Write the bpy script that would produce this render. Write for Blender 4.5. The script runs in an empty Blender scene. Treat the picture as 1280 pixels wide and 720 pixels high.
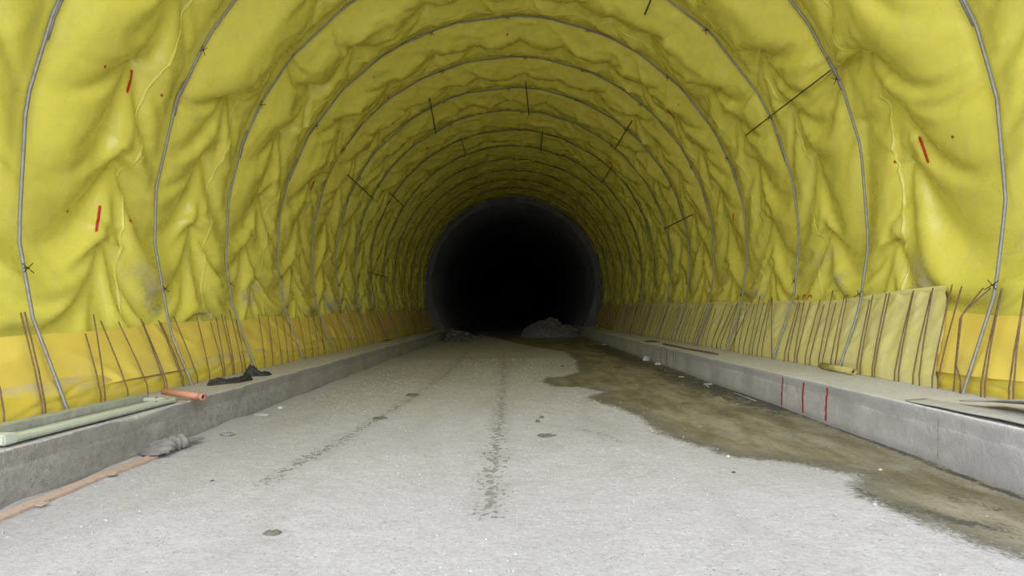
import bpy, math, random
import numpy as np
from mathutils import Vector
from mathutils.bvhtree import BVHTree

# ------------------------------------------------------------------ camera, sky, exposure
SC = bpy.context.scene
COL = SC.collection
FPX = 640.0            # focal length in pixels of the 1280 px wide frame
EYE = 1.5              # eye height above the road
VX, VY, ROLL = 642.0, 380.0, 0.021

cam_data = bpy.data.cameras.new('camera')
cam_data.sensor_width = 36.0
cam_data.lens = 36.0 * FPX / 1280.0
cam_data.shift_x = -(VX - 640.0) / 1280.0
cam_data.shift_y = (VY - 360.0) / 1280.0
cam_data.clip_start = 0.05
cam_data.clip_end = 400.0
cam = bpy.data.objects.new('camera', cam_data)
COL.objects.link(cam)
cam.location = (0, 0, EYE)
cam.rotation_euler = (math.pi / 2, ROLL, 0)
SC.camera = cam

SKY_STRENGTH = 1.0
EXPOSURE = 1.50
w = bpy.data.worlds.new('overcast_sky')
SC.world = w
w.use_nodes = True
nt = w.node_tree
nt.nodes.clear()
out = nt.nodes.new('ShaderNodeOutputWorld')
bg = nt.nodes.new('ShaderNodeBackground')
tc = nt.nodes.new('ShaderNodeTexCoord')
sx = nt.nodes.new('ShaderNodeSeparateXYZ')
cr = nt.nodes.new('ShaderNodeValToRGB')
cr.color_ramp.elements[0].position = 0.0
cr.color_ramp.elements[0].color = (0.93, 0.945, 1.01, 1)
cr.color_ramp.elements[1].position = 0.9
cr.color_ramp.elements[1].color = (1.20, 1.22, 1.31, 1)
nt.links.new(tc.outputs['Generated'], sx.inputs[0])
nt.links.new(sx.outputs[2], cr.inputs[0])
nt.links.new(cr.outputs[0], bg.inputs[0])
bg.inputs[1].default_value = SKY_STRENGTH
nt.links.new(bg.outputs[0], out.inputs[0])

SC.view_settings.view_transform = 'Standard'
SC.view_settings.look = 'None'
SC.view_settings.gamma = 1.0
SC.view_settings.exposure = EXPOSURE
SC.view_settings.use_curve_mapping = False
SC.cycles.max_bounces = 10
SC.cycles.diffuse_bounces = 8
SC.cycles.sample_clamp_indirect = 10.0

# ------------------------------------------------------------------ tunnel dimensions
ZC = 2.7               # height of the arch centre above the road
RH = 5.33              # radius of the hoops
RM = 5.36              # the membrane lies behind the hoops from here on out
KT = 0.453             # kerb top above the road
XF = 3.83              # front face of the kerbs
Y0, Y1 = 2.9, 31.3     # the membrane runs from here to the finished lining
HOOPS = [3.55, 5.52, 7.62, 9.5, 11.6, 13.5, 15.4, 17.25, 19.15, 21.1, 23.0, 24.9, 26.8, 28.7, 30.5]
rng = np.random.default_rng(7)
random.seed(7)


def px_ray(px, py):
    dx, dy = px - VX, py - VY
    x = dx - ROLL * dy
    y = dy + ROLL * dx
    return Vector((x / FPX, 1.0, -y / FPX))


GRADE = 0.0156         # the road falls gently into the tunnel


def GZ(y):
    return 0.06 - GRADE * y


def px_floor(px, py, z=0.0):
    d = px_ray(px, py)
    t = (z + 0.06 - EYE) / (d.z + GRADE)
    return Vector((0, 0, EYE)) + d * t


def px_shell(px, py, r):
    d = px_ray(px, py)
    cz = EYE - ZC
    a = d.x ** 2 + d.z ** 2
    b = 2 * cz * d.z
    c = cz * cz - r * r
    t = (-b + math.sqrt(b * b - 4 * a * c)) / (2 * a)
    return Vector((0, 0, EYE)) + d * t


def px_side(px, py, x):
    d = px_ray(px, py)
    return Vector((0, 0, EYE)) + d * (x / d.x)


# ------------------------------------------------------------------ numpy noise
_tab = np.random.default_rng(3).random((8, 256, 256)).astype(np.float32)


def vn(x, y, s=0):
    x = np.asarray(x, dtype=np.float64); y = np.asarray(y, dtype=np.float64)
    xi = np.floor(x).astype(int); yi = np.floor(y).astype(int)
    fx = x - xi; fy = y - yi
    fx = fx * fx * (3 - 2 * fx); fy = fy * fy * (3 - 2 * fy)
    T = _tab[s % 8]
    a = T[xi % 256, yi % 256]; b = T[(xi + 1) % 256, yi % 256]
    c = T[xi % 256, (yi + 1) % 256]; d = T[(xi + 1) % 256, (yi + 1) % 256]
    return (a * (1 - fx) + b * fx) * (1 - fy) + (c * (1 - fx) + d * fx) * fy


def fbm(x, y, s=0, o=4):
    t = 0; amp = 0.5
    for k in range(o):
        t = t + amp * (vn(x * 2 ** k + 17.3 * k, y * 2 ** k + 9.1 * k, s + k) - 0.5)
        amp *= 0.5
    return t


# ------------------------------------------------------------------ materials
def lin(c):
    return tuple(((v / 255.0) / 12.92 if v / 255.0 < 0.04045 else ((v / 255.0 + 0.055) / 1.055) ** 2.4) for v in c)


class Mat:
    def __init__(self, name, color=(0.5, 0.5, 0.5), rough=0.6, metal=0.0, spec=0.5):
        self.m = bpy.data.materials.new(name)
        self.m.use_nodes = True
        self.nt = self.m.node_tree
        self.b = self.nt.nodes['Principled BSDF']
        self.b.inputs['Base Color'].default_value = (*color, 1)
        self.b.inputs['Roughness'].default_value = rough
        self.b.inputs['Metallic'].default_value = metal
        self.b.inputs['Specular IOR Level'].default_value = spec

    def n(self, t, **kw):
        nd = self.nt.nodes.new(t)
        for k, v in kw.items():
            setattr(nd, k, v)
        return nd

    def l(self, a, b):
        self.nt.links.new(a, b)

    def coords(self, scale=(1, 1, 1)):
        t = self.n('ShaderNodeTexCoord')
        mp = self.n('ShaderNodeMapping')
        mp.inputs['Scale'].default_value = scale
        self.l(t.outputs['Object'], mp.inputs[0])
        return mp.outputs[0]

    def noise(self, scale, detail=4, rough=0.55, co=None, dist=0.0):
        nd = self.n('ShaderNodeTexNoise')
        nd.inputs['Scale'].default_value = scale
        nd.inputs['Detail'].default_value = detail
        nd.inputs['Roughness'].default_value = rough
        nd.inputs['Distortion'].default_value = dist
        self.l(co if co is not None else self.coords(), nd.inputs['Vector'])
        return nd.outputs['Fac']

    def ramp(self, fac, p0, p1, c0=0.0, c1=1.0):
        r = self.n('ShaderNodeMapRange')
        r.inputs['From Min'].default_value = p0
        r.inputs['From Max'].default_value = p1
        r.inputs['To Min'].default_value = c0
        r.inputs['To Max'].default_value = c1
        self.l(fac, r.inputs['Value'])
        return r.outputs[0]

    def mix(self, fac, a, b):
        m = self.n('ShaderNodeMix', data_type='RGBA')
        if isinstance(fac, (int, float)):
            m.inputs[0].default_value = fac
        else:
            self.l(fac, m.inputs[0])
        for v, i in ((a, 6), (b, 7)):
            if isinstance(v, tuple):
                m.inputs[i].default_value = (*v[:3], 1)
            else:
                self.l(v, m.inputs[i])
        return m.outputs[2]

    def math(self, op, a, b=0.0):
        m = self.n('ShaderNodeMath', operation=op)
        for v, i in ((a, 0), (b, 1)):
            if isinstance(v, (int, float)):
                m.inputs[i].default_value = v
            else:
                self.l(v, m.inputs[i])
        return m.outputs[0]

    def bump(self, h, strength=0.5, dist=0.01, prev=None):
        b = self.n('ShaderNodeBump')
        b.inputs['Strength'].default_value = strength
        b.inputs['Distance'].default_value = dist
        self.l(h, b.inputs['Height'])
        if prev is not None:
            self.l(prev, b.inputs['Normal'])
        self.l(b.outputs[0], self.b.inputs['Normal'])
        return b.outputs[0]

    def attr(self, name):
        a = self.n('ShaderNodeAttribute', attribute_name=name)
        return a.outputs['Fac']

    def col(self, c):
        self.l(c, self.b.inputs['Base Color'])

    def pos(self):
        g = self.n('ShaderNodeNewGeometry')
        s = self.n('ShaderNodeSeparateXYZ')
        self.l(g.outputs['Position'], s.inputs[0])
        s2 = self.n('ShaderNodeSeparateXYZ')
        self.l(g.outputs['Normal'], s2.inputs[0])
        return s.outputs, s2.outputs


def mat_membrane(name, base, deep, dirt_z=(1.2, 2.4), dirt=1.0, rough=0.23):
    M = Mat(name, base, rough)
    n1 = M.noise(0.55, 3)
    c = M.mix(M.ramp(n1, 0.35, 0.65), base, deep)
    P, N = M.pos()
    # spattered grey mortar low on the walls
    sp = M.noise(1.1, 2)
    sp2 = M.noise(26.0, 5, 0.7)
    hz = M.math('MULTIPLY', M.ramp(P[2], dirt_z[0], dirt_z[0] + 0.3), M.ramp(P[2], dirt_z[1], dirt_z[1] - 0.6))
    k = M.math('ADD', M.math('MULTIPLY', sp, 0.9), M.math('MULTIPLY', sp2, 0.55))
    k = M.math('MULTIPLY', M.ramp(k, 0.79, 0.88), hz)
    k = M.math('MULTIPLY', k, 0.75 * dirt)
    c = M.mix(k, c, (0.42, 0.39, 0.36))
    # fine dust film in streaks that run down the sheet
    st = M.noise(1.0, 4, 0.6, M.coords((7, 7, 0.7)))
    sk = M.math('MULTIPLY', M.ramp(st, 0.52, 0.75), 0.22 * dirt)
    c = M.mix(sk, c, (0.50, 0.45, 0.25))
    M.col(c)
    b1 = M.noise(9.0, 4, 0.55, M.coords((1, 1, 0.6)), 0.6)
    nb = M.bump(b1, 0.14, 0.02)
    rr = M.ramp(M.noise(3.0, 3), 0.3, 0.7, rough - 0.05, rough + 0.12)
    M.l(rr, M.b.inputs['Roughness'])
    M.b.inputs['Specular IOR Level'].default_value = 0.65
    return M.m


YEL = mat_membrane('yellow_membrane', (0.755, 0.705, 0.120), (0.72, 0.67, 0.108))
AMB = mat_membrane('amber_membrane', (0.86, 0.69, 0.13), (0.82, 0.65, 0.115), (0.2, 1.0), 0.5, 0.40)


def mat_hem():
    M = Mat('dusty_hem', (0.6, 0.5, 0.1), 0.5)
    P, N = M.pos()
    up = M.ramp(N[2], 0.25, 0.75)
    n = M.noise(5.0, 5, 0.6)
    c = M.mix(M.ramp(n, 0.4, 0.7), (0.74, 0.60, 0.07), (0.68, 0.58, 0.12))
    d = M.math('MULTIPLY', M.math('MULTIPLY', up, M.ramp(n, 0.3, 0.55)), 0.75)
    c = M.mix(d, c, (0.55, 0.47, 0.30))
    M.col(c)
    M.bump(M.noise(7.0, 4), 0.4, 0.02)
    return M.m


HEM = mat_hem()


def mat_overlay():
    M = Mat('pale_film', (0.72, 0.68, 0.22), 0.42)
    st = M.noise(1.0, 4, 0.6, M.coords((9, 9, 1.2)))
    c = M.mix(M.ramp(st, 0.4, 0.7), (0.78, 0.73, 0.24), (0.80, 0.76, 0.40))
    c = M.mix(M.math('MULTIPLY', M.ramp(M.noise(2.3, 5), 0.5, 0.7), 0.4), c, (0.60, 0.55, 0.30))
    M.col(c)
    M.bump(M.noise(10.0, 4, 0.55, M.coords((1, 1, 0.5))), 0.4, 0.02)
    return M.m


PALE = mat_overlay()


def mat_concrete(name, top, face, rougher=1.0, band=None, split=True):
    M = Mat(name, face, 0.9, 0, 0.25)
    P, N = M.pos()
    P = [P[0], P[1], M.math('SUBTRACT', M.math('ADD', P[2], M.math('MULTIPLY', P[1], GRADE)), 0.06)]
    n1 = M.noise(1.3, 6, 0.65)
    n2 = M.noise(14.0, 6, 0.7)
    n3 = M.noise(90.0, 3, 0.6)
    f = M.mix(M.ramp(n1, 0.38, 0.62), face, tuple(v * 0.74 for v in face))
    f = M.mix(M.math('MULTIPLY', M.ramp(n2, 0.48, 0.62), 0.45 * rougher), f, tuple(v * 0.60 for v in face))
    if band:
        # damp upper strip left by the formwork board
        wob = M.math('ADD', P[2], M.math('MULTIPLY', M.math('SUBTRACT', n1, 0.5), 0.12))
        k = M.ramp(wob, band - 0.012, band + 0.012)
        f = M.mix(M.math('MULTIPLY', k, 0.40), f, tuple(v * 0.55 for v in face))
        k2 = M.ramp(M.math('ABSOLUTE', M.math('SUBTRACT', wob, band)), 0.012, 0.0)
        f = M.mix(M.math('MULTIPLY', k2, 0.35), f, tuple(v * 0.5 for v in face))
        # mud creeping up the foot
        k3 = M.ramp(M.math('ADD', P[2], M.math('MULTIPLY', n2, 0.10)), 0.13, 0.04)
        f = M.mix(M.math('MULTIPLY', k3, 0.5), f, tuple(v * 0.45 for v in face))
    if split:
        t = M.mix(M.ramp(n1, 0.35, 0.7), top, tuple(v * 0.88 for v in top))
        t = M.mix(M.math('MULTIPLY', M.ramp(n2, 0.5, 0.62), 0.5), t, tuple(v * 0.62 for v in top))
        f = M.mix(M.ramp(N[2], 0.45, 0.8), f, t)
    M.col(f)
    b = M.bump(n2, 0.8 * rougher, 0.04)
    M.bump(n3, 0.7 * rougher, 0.010, b)
    return M.m


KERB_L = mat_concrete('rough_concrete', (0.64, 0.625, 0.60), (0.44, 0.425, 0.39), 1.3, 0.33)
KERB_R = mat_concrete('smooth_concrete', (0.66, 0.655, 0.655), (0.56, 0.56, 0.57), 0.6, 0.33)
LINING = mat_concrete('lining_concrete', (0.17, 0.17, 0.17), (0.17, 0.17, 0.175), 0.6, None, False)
SHOT = mat_concrete('shotcrete', (0.3, 0.3, 0.3), (0.30, 0.29, 0.28), 1.5, None, False)


def mat_floor():
    M = Mat('dusty_road', (0.6, 0.6, 0.59), 0.95, 0, 0.2)
    big = M.noise(0.45, 5, 0.6)
    mid = M.noise(5.0, 6, 0.65)
    fine = M.noise(60.0, 5, 0.75)
    grit = M.noise(28.0, 6, 0.8)
    wet = M.attr('wet')
    trk = M.attr('track')
    dry = M.mix(M.ramp(big, 0.35, 0.65), (0.56, 0.553, 0.568), (0.49, 0.484, 0.493))
    dry = M.mix(M.math('MULTIPLY', M.ramp(mid, 0.50, 0.62), 0.45), dry, (0.46, 0.455, 0.45))
    dry = M.mix(M.math('MULTIPLY', M.ramp(grit, 0.53, 0.62), 0.42), dry, (0.34, 0.33, 0.32))
    dry = M.mix(M.math('MULTIPLY', M.ramp(grit, 0.46, 0.37), 0.34), dry, (0.80, 0.80, 0.81))
    vo = M.n('ShaderNodeTexVoronoi')
    vo.inputs['Scale'].default_value = 24.0
    M.l(M.coords(), vo.inputs['Vector'])
    sv = M.n('ShaderNodeSeparateColor')
    M.l(vo.outputs['Color'], sv.inputs[0])
    dot = M.ramp(M.math('SUBTRACT', vo.outputs['Distance'], M.math('MULTIPLY', sv.outputs[1], 0.16)), 0.14, 0.05)
    pres = M.math('MULTIPLY', dot, M.ramp(M.math('ADD', sv.outputs[0], M.math('MULTIPLY', mid, 0.6)), 0.95, 1.0))
    dry = M.mix(M.math('MULTIPLY', pres, 0.55), dry, M.mix(M.ramp(sv.outputs[2], 0.45, 0.55), (0.30, 0.30, 0.29), (0.82, 0.82, 0.83)))
    # broad damp smears and dust drifts
    sm = M.noise(1.0, 5, 0.6, M.coords((1.4, 0.5, 1)), 0.5)
    dry = M.mix(M.math('MULTIPLY', M.ramp(sm, 0.50, 0.64), 0.30), dry, (0.40, 0.39, 0.375))
    # pitted wheel tracks
    pit = M.noise(17.0, 3, 0.6)
    tk = M.math('MULTIPLY', M.ramp(M.math('ADD', M.math('MULTIPLY', trk, 0.26), pit), 0.72, 0.80), M.ramp(trk, 0.05, 0.35))
    dry = M.mix(M.math('MULTIPLY', tk, 0.85), dry, (0.22, 0.215, 0.18))
    dry = M.mix(M.math('MULTIPLY', trk, 0.20), dry, (0.40, 0.39, 0.36))
    # wet mud
    we = M.math('ADD', wet, M.math('MULTIPLY', M.math('SUBTRACT', mid, 0.5), 0.35))
    we = M.math('ADD', we, M.math('MULTIPLY', M.math('SUBTRACT', grit, 0.5), 0.55))
    k = M.ramp(we, -0.02, 0.14)
    mudn = M.noise(1.0, 6, 0.65, M.coords((2.2, 0.8, 1)))
    mud = M.mix(M.ramp(mudn, 0.38, 0.62), (0.18, 0.160, 0.095), (0.39, 0.355, 0.265))
    edge = M.ramp(we, 0.10, 0.50)
    mud = M.mix(edge, (0.175, 0.168, 0.140), mud)
    dk = M.attr('dark')
    mud = M.mix(M.ramp(M.math('ADD', dk, M.math('ADD', M.math('MULTIPLY', M.math('SUBTRACT', grit, 0.5), 2.2), M.math('MULTIPLY', M.math('SUBTRACT', mid, 0.5), 2.0))), 0.50, 0.80), mud, (0.105, 0.102, 0.090))
    gp = M.math('MULTIPLY', M.ramp(M.noise(2.1, 4), 0.58, 0.68), 0.55)
    mud = M.mix(gp, mud, (0.36, 0.35, 0.32))
    mud = M.mix(M.math('MULTIPLY', M.ramp(grit, 0.54, 0.62), 0.6), mud, (0.08, 0.075, 0.055))
    mud = M.mix(M.math('MULTIPLY', M.ramp(grit, 0.42, 0.34), 0.5), mud, (0.48, 0.45, 0.38))
    M.col(M.mix(k, dry, mud))
    ro = M.n('ShaderNodeMapRange')
    M.l(k, ro.inputs['Value'])
    ro.inputs['To Min'].default_value = 0.95
    ro.inputs['To Max'].default_value = 0.55
    M.l(ro.outputs[0], M.b.inputs['Roughness'])
    b = M.bump(mid, 0.7, 0.05)
    b = M.bump(grit, 0.65, 0.025, b)
    b = M.bump(pres, 0.6, 0.015, b)
    b = M.bump(fine, 0.7, 0.010, b)
    M.bump(M.math('MULTIPLY', tk, -1.0), 0.6, 0.02, b)
    return M.m


FLOOR = mat_floor()


def simple(name, c, rough=0.7, metal=0.0, var=0.25, scale=8.0, bump=0.3, dust=None):
    M = Mat(name, c, rough, metal)
    n = M.noise(scale, 5, 0.6)
    cc = M.mix(M.ramp(n, 0.35, 0.65), c, tuple(v * (1 - var) for v in c))
    if dust:
        cc = M.mix(M.math('MULTIPLY', M.ramp(M.noise(scale * 2.5, 5, 0.7), 0.4, 0.62), 0.6), cc, dust)
    M.col(cc)
    M.bump(n, bump, 0.01)
    return M.m


GALV = simple('grey_steel', (0.33, 0.33, 0.34), 0.5, 0.35, 0.25, 14)
GALV_SHADED = simple('grey_steel_shaded', (0.20, 0.195, 0.19), 0.6, 0.3, 0.3, 14)  # same grey steel, darkened to paint the dimness on the deeper hoops
RUST = simple('rusty_steel', (0.25, 0.165, 0.11), 0.85, 0.1, 0.4, 30)
DARKBAR = simple('dark_rebar', (0.075, 0.060, 0.038), 0.8, 0.2, 0.3, 30)
WIRE = simple('tie_wire', (0.035, 0.030, 0.028), 0.7, 0.3)
PAINT = simple('red_spray_paint', (0.50, 0.020, 0.012), 0.6, 0, 0.15)
PAINT2 = simple('faded_red_paint', (0.34, 0.075, 0.07), 0.8, 0, 0.3, 20)
WHITEDRIP = simple('white_drip', (0.62, 0.62, 0.62), 0.8)
STONE = simple('pale_gravel', (0.50, 0.50, 0.50), 0.9, 0, 0.35, 40)
STONED = simple('grey_stone', (0.33, 0.33, 0.33), 0.9, 0, 0.4, 30)
RUBBLE = simple('rubble_grey', (0.20, 0.195, 0.19), 0.95, 0, 0.35, 6)
GREEN = simple('pale_green_paint', (0.50, 0.58, 0.47), 0.6, 0, 0.15, 9, 0.3, (0.50, 0.50, 0.43))
GREEND = simple('dirty_green_paint', (0.34, 0.38, 0.31), 0.7, 0, 0.3, 9, 0.5, (0.40, 0.39, 0.35))
ORANGE = simple('orange_plastic', (0.62, 0.27, 0.17), 0.5, 0, 0.15, 8, 0.2, (0.50, 0.28, 0.20))
HOLE_SHADE = simple('hollow_shade', (0.03, 0.03, 0.03), 0.9)  # near-black colour standing in for the shade inside openings
RUBBER = simple('black_rubber', (0.032, 0.032, 0.034), 0.65, 0, 0.3, 20)
WOOD = simple('raw_batten_wood', (0.50, 0.36, 0.27), 0.85, 0, 0.25, 20, 0.3, (0.48, 0.42, 0.37))
CLOTH = simple('dusty_cloth', (0.28, 0.27, 0.26), 0.95, 0, 0.25, 12, 0.5)
BOARD = simple('dusty_board', (0.50, 0.49, 0.465), 0.9, 0, 0.2, 7, 0.5)
ROLLY = simple('rolled_yellow_film', (0.66, 0.58, 0.22), 0.5, 0, 0.25, 8)
WHITE = simple('white_scrap', (0.62, 0.62, 0.62), 0.8)
BROWN = simple('brown_scrap', (0.20, 0.12, 0.085), 0.85)
DAMP = simple('damp_disc', (0.09, 0.085, 0.075), 0.7)


# ------------------------------------------------------------------ object helpers
def link_mesh(name, verts, faces, mat, parent=None, smooth=True):
    me = bpy.data.meshes.new(name)
    verts = np.asarray(verts, dtype=np.float32).reshape(-1, 3)
    faces_np = None
    if isinstance(faces, np.ndarray):
        faces_np = faces.astype(np.int32)
    if faces_np is not None:
        nf, k = faces_np.shape
        me.vertices.add(len(verts))
        me.vertices.foreach_set('co', verts.ravel())
        me.loops.add(nf * k)
        me.loops.foreach_set('vertex_index', faces_np.ravel())
        me.polygons.add(nf)
        me.polygons.foreach_set('loop_start', np.arange(0, nf * k, k, dtype=np.int32))
        me.polygons.foreach_set('loop_total', np.full(nf, k, dtype=np.int32))
        me.update(calc_edges=True)
    else:
        me.from_pydata([tuple(map(float, v)) for v in verts], [], [tuple(f) for f in faces])
        me.update()
    me.polygons.foreach_set('use_smooth', [smooth] * len(me.polygons))
    me.materials.append(mat)
    o = bpy.data.objects.new(name, me)
    COL.objects.link(o)
    if parent is not None:
        o.parent = parent
        o.matrix_parent_inverse = parent_inv(parent)
    return o


def parent_inv(p):
    from mathutils import Matrix
    m = Matrix.Translation(p.location)
    q = p.parent
    while q:
        m = Matrix.Translation(q.location) @ m
        q = q.parent
    return m.inverted()


def thing(name, label, cat, loc, group=None):
    o = bpy.data.objects.new(name, None)
    o.empty_display_size = 0.2
    COL.objects.link(o)
    o.location = loc
    tag(o, label, cat, group)
    return o


def tag(o, label, cat, group=None, kind=None):
    o['label'] = label
    o['category'] = cat
    if group:
        o['group'] = group
    if kind:
        o['kind'] = kind
    return o


def structure(o, label=None):
    o['kind'] = 'structure'
    if label:
        o['label'] = label
    return o


def grid_faces(nu, nv, flip=False):
    i = np.arange(nu - 1)[:, None] * nv + np.arange(nv - 1)[None, :]
    f = np.stack([i, i + 1, i + nv + 1, i + nv], -1).reshape(-1, 4)
    return f[:, ::-1].copy() if flip else f


def tube(pts, r, n=8, taper=None):
    """verts, faces of a capped tube along pts"""
    pts = [Vector(p) for p in pts]
    V = []; F = []
    up = Vector((0.13, 0.21, 0.97))
    t0 = (pts[1] - pts[0]).normalized()
    a = t0.cross(up).normalized() if abs(t0.dot(up)) < 0.95 else t0.cross(Vector((1, 0, 0))).normalized()
    for i, p in enumerate(pts):
        t = (pts[min(i + 1, len(pts) - 1)] - pts[max(i - 1, 0)]).normalized()
        a = (a - t * a.dot(t)).normalized()
        b = t.cross(a)
        rr = r if taper is None else r * taper[i]
        for k in range(n):
            th = 2 * math.pi * k / n
            V.append(p + (a * math.cos(th) + b * math.sin(th)) * rr)
    m = len(pts)
    for i in range(m - 1):
        for k in range(n):
            k2 = (k + 1) % n
            F.append((i * n + k, i * n + k2, (i + 1) * n + k2, (i + 1) * n + k))
    F.append(tuple(range(n - 1, -1, -1)))
    F.append(tuple(range((m - 1) * n, m * n)))
    return V, F


def join(parts):
    V = []; F = []
    for v, f in parts:
        o = len(V)
        V += list(v)
        F += [tuple(i + o for i in q) for q in f]
    return V, F


def box_pts(c, ax, ay, az, bev=0.0):
    """oriented chamfered box around centre c with half axes ax, ay, az"""
    import bmesh
    bm = bmesh.new()
    bmesh.ops.create_cube(bm, size=2)
    for v in bm.verts:
        v.co = Vector(c) + Vector(ax) * v.co.x + Vector(ay) * v.co.y + Vector(az) * v.co.z
    if bev:
        bmesh.ops.bevel(bm, geom=list(bm.edges), offset=bev, segments=2, affect='EDGES')
    bm.verts.index_update()
    V = [v.co.copy() for v in bm.verts]
    F = [[v.index for v in f.verts] for f in bm.faces]
    bm.free()
    return V, F


def rock(c, sx_, sy_, sz_, seed=0, sub=2, rough=0.25):
    import bmesh
    bm = bmesh.new()
    bmesh.ops.create_icosphere(bm, subdivisions=sub, radius=1)
    r = random.Random(seed)
    planes = [(Vector((r.uniform(-1, 1), r.uniform(-1, 1), r.uniform(-1, 1))).normalized(), r.uniform(0.55, 0.9)) for _ in range(9)]
    for v in bm.verts:
        p = v.co.normalized()
        d = 1.0
        for n_, h in planes:
            q = p.dot(n_)
            if q > 0.01:
                d = min(d, h / q)
        p = p * d * (1 + r.uniform(-rough, rough) * 0.15)
        v.co = Vector(c) + Vector((p.x * sx_, p.y * sy_, p.z * sz_))
    V = [v.co.copy() for v in bm.verts]
    F = [[v.index for v in f.verts] for f in bm.faces]
    bm.free()
    return V, F


ORD = ['first', 'second', 'third', 'fourth', 'fifth', 'sixth', 'seventh', 'eighth', 'ninth', 'tenth',
       'eleventh', 'twelfth', 'thirteenth', 'fourteenth', 'fifteenth', 'sixteenth']

# ------------------------------------------------------------------ outside ground, floor
g = link_mesh('ground', [(-60, -60, -0.12), (60, -60, -0.12), (60, 2.0, -0.12), (-60, 2.0, -0.12)],
              [(0, 1, 2, 3)], simple('outside_ground', (0.42, 0.40, 0.37), 0.95), None, False)
structure(g, 'pale dusty ground outside the tunnel mouth')

wet_px = [(600, 419), (622, 423), (655, 431), (705, 440), (718, 451), (720, 465), (700, 470), (680, 471), (675, 477), (690, 483),
          (725, 484), (752, 490), (735, 495), (728, 497), (745, 503), (780, 515), (800, 523), (808, 534), (822, 544),
          (850, 553), (880, 561), (905, 571), (925, 574), (960, 577), (1010, 585), (1062, 596), (1052, 608),
          (1075, 625), (1120, 645), (1170, 665), (1220, 685), (1280, 704), (1400, 750)]
wet_poly = [px_floor(*p)[:2] for p in wet_px] + [(5.2, 2.2), (5.2, 45), (-3.9, 45), (-3.9, 27.0)]  # last corners carry the mud colour across the full far road


def signed_dist(X, Y, poly):
    d = np.full(X.shape, 1e9)
    inside = np.zeros(X.shape, bool)
    n = len(poly)
    for i in range(n):
        x1, y1 = poly[i]; x2, y2 = poly[(i + 1) % n]
        ex, ey = x2 - x1, y2 - y1
        t = np.clip(((X - x1) * ex + (Y - y1) * ey) / (ex * ex + ey * ey + 1e-12), 0, 1)
        d = np.minimum(d, np.hypot(X - x1 - t * ex, Y - y1 - t * ey))
        if abs(y2 - y1) > 1e-9:
            c = ((y1 > Y) != (y2 > Y)) & (X < (x2 - x1) * (Y - y1) / (y2 - y1) + x1)
            inside ^= c
    return np.where(inside, d, -d)


fx = np.linspace(-5.2, 5.2, 270)
fy = np.concatenate([np.linspace(-3, 1.8, 30)[:-1], 1.8 + (np.linspace(0, 1, 760) ** 1.7) * 38.2])
FX, FY = np.meshgrid(fx, fy, indexing='ij')
WET = signed_dist(FX, FY, wet_poly)


def line_attr(X, Y, pts, wd):
    d = np.full(X.shape, 1e9)
    for (x1, y1), (x2, y2) in zip(pts[:-1], pts[1:]):
        ex, ey = x2 - x1, y2 - y1
        t = np.clip(((X - x1) * ex + (Y - y1) * ey) / (ex * ex + ey * ey), 0, 1)
        d = np.minimum(d, np.hypot(X - x1 - t * ex, Y - y1 - t * ey))
    return np.clip(1 - d / wd, 0, 1)


tk1 = [px_floor(*p)[:2] for p in [(335, 600), (400, 565), (460, 530), (500, 507), (540, 480), (565, 462), (585, 440)]]
tk2 = [px_floor(*p)[:2] for p in [(610, 640), (616, 590), (620, 560), (625, 520), (628, 490), (630, 460), (631, 440)]]
TRK = np.maximum(line_attr(FX, FY, tk1, 0.24), line_attr(FX, FY, tk2, 0.26))
TRK = np.maximum(TRK, 0.75 * line_attr(FX, FY, [px_floor(*p)[:2] for p in [(722, 535), (745, 540), (775, 552)]], 0.16))
dkl = line_attr(FX, FY, [px_floor(*p)[:2] for p in [(745, 432), (800, 453), (850, 470), (885, 484), (940, 500), (985, 512)]], 0.85)
dkl = np.maximum(dkl, line_attr(FX, FY, [px_floor(*p)[:2] for p in [(985, 510), (1032, 528), (1174, 582), (1300, 628)]], 0.10))
dkl = np.maximum(dkl, 0.8 * line_attr(FX, FY, [px_floor(*p)[:2] for p in [(1100, 625), (1150, 640), (1250, 660)]], 0.22))
dkl = np.maximum(dkl, 0.8 * line_attr(FX, FY, [px_floor(*p)[:2] for p in [(1190, 622), (1240, 633)]], 0.14))
dkl = np.maximum(dkl, 0.9 * line_attr(FX, FY, [px_floor(*p)[:2] for p in [(1060, 612), (1085, 618), (1110, 630)]], 0.15))
inside_w = np.clip(WET * 1.5, 0, 1)
FZ = 0.035 * fbm(FX * 0.8, FY * 0.5, 1) + 0.012 * fbm(FX * 5, FY * 5, 2, 3) - 0.012 * inside_w - 0.010 * TRK
FZ += 0.05 * np.clip((np.abs(FX) - 3.45) / 0.5, 0, 1) * (0.4 + vn(FX * 3, FY * 2, 5)) * (FX < 0)
FZ += 0.02 * fbm(FX * 12, FY * 12, 4, 2) * np.clip(TRK, 0, 1)
FZ += GZ(FY)
fl = link_mesh('floor', np.stack([FX, FY, FZ], -1).reshape(-1, 3), grid_faces(270, len(fy), True), FLOOR)
structure(fl, 'dusty unpaved road bed with a damp muddy stretch along the right kerb')
for nm, arr in (('wet', np.clip(WET * 1.1, -1, 1)), ('track', TRK), ('dark', np.clip(dkl, 0, 1))):
    a = fl.data.attributes.new(nm, 'FLOAT', 'POINT')
    a.data.foreach_set('value', arr.astype(np.float32).ravel())


def floor_z(x, y):
    i = int(np.clip(np.searchsorted(fx, x), 0, 269)); j = int(np.clip(np.searchsorted(fy, y), 0, len(fy) - 1))
    return float(FZ[i, j])


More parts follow.
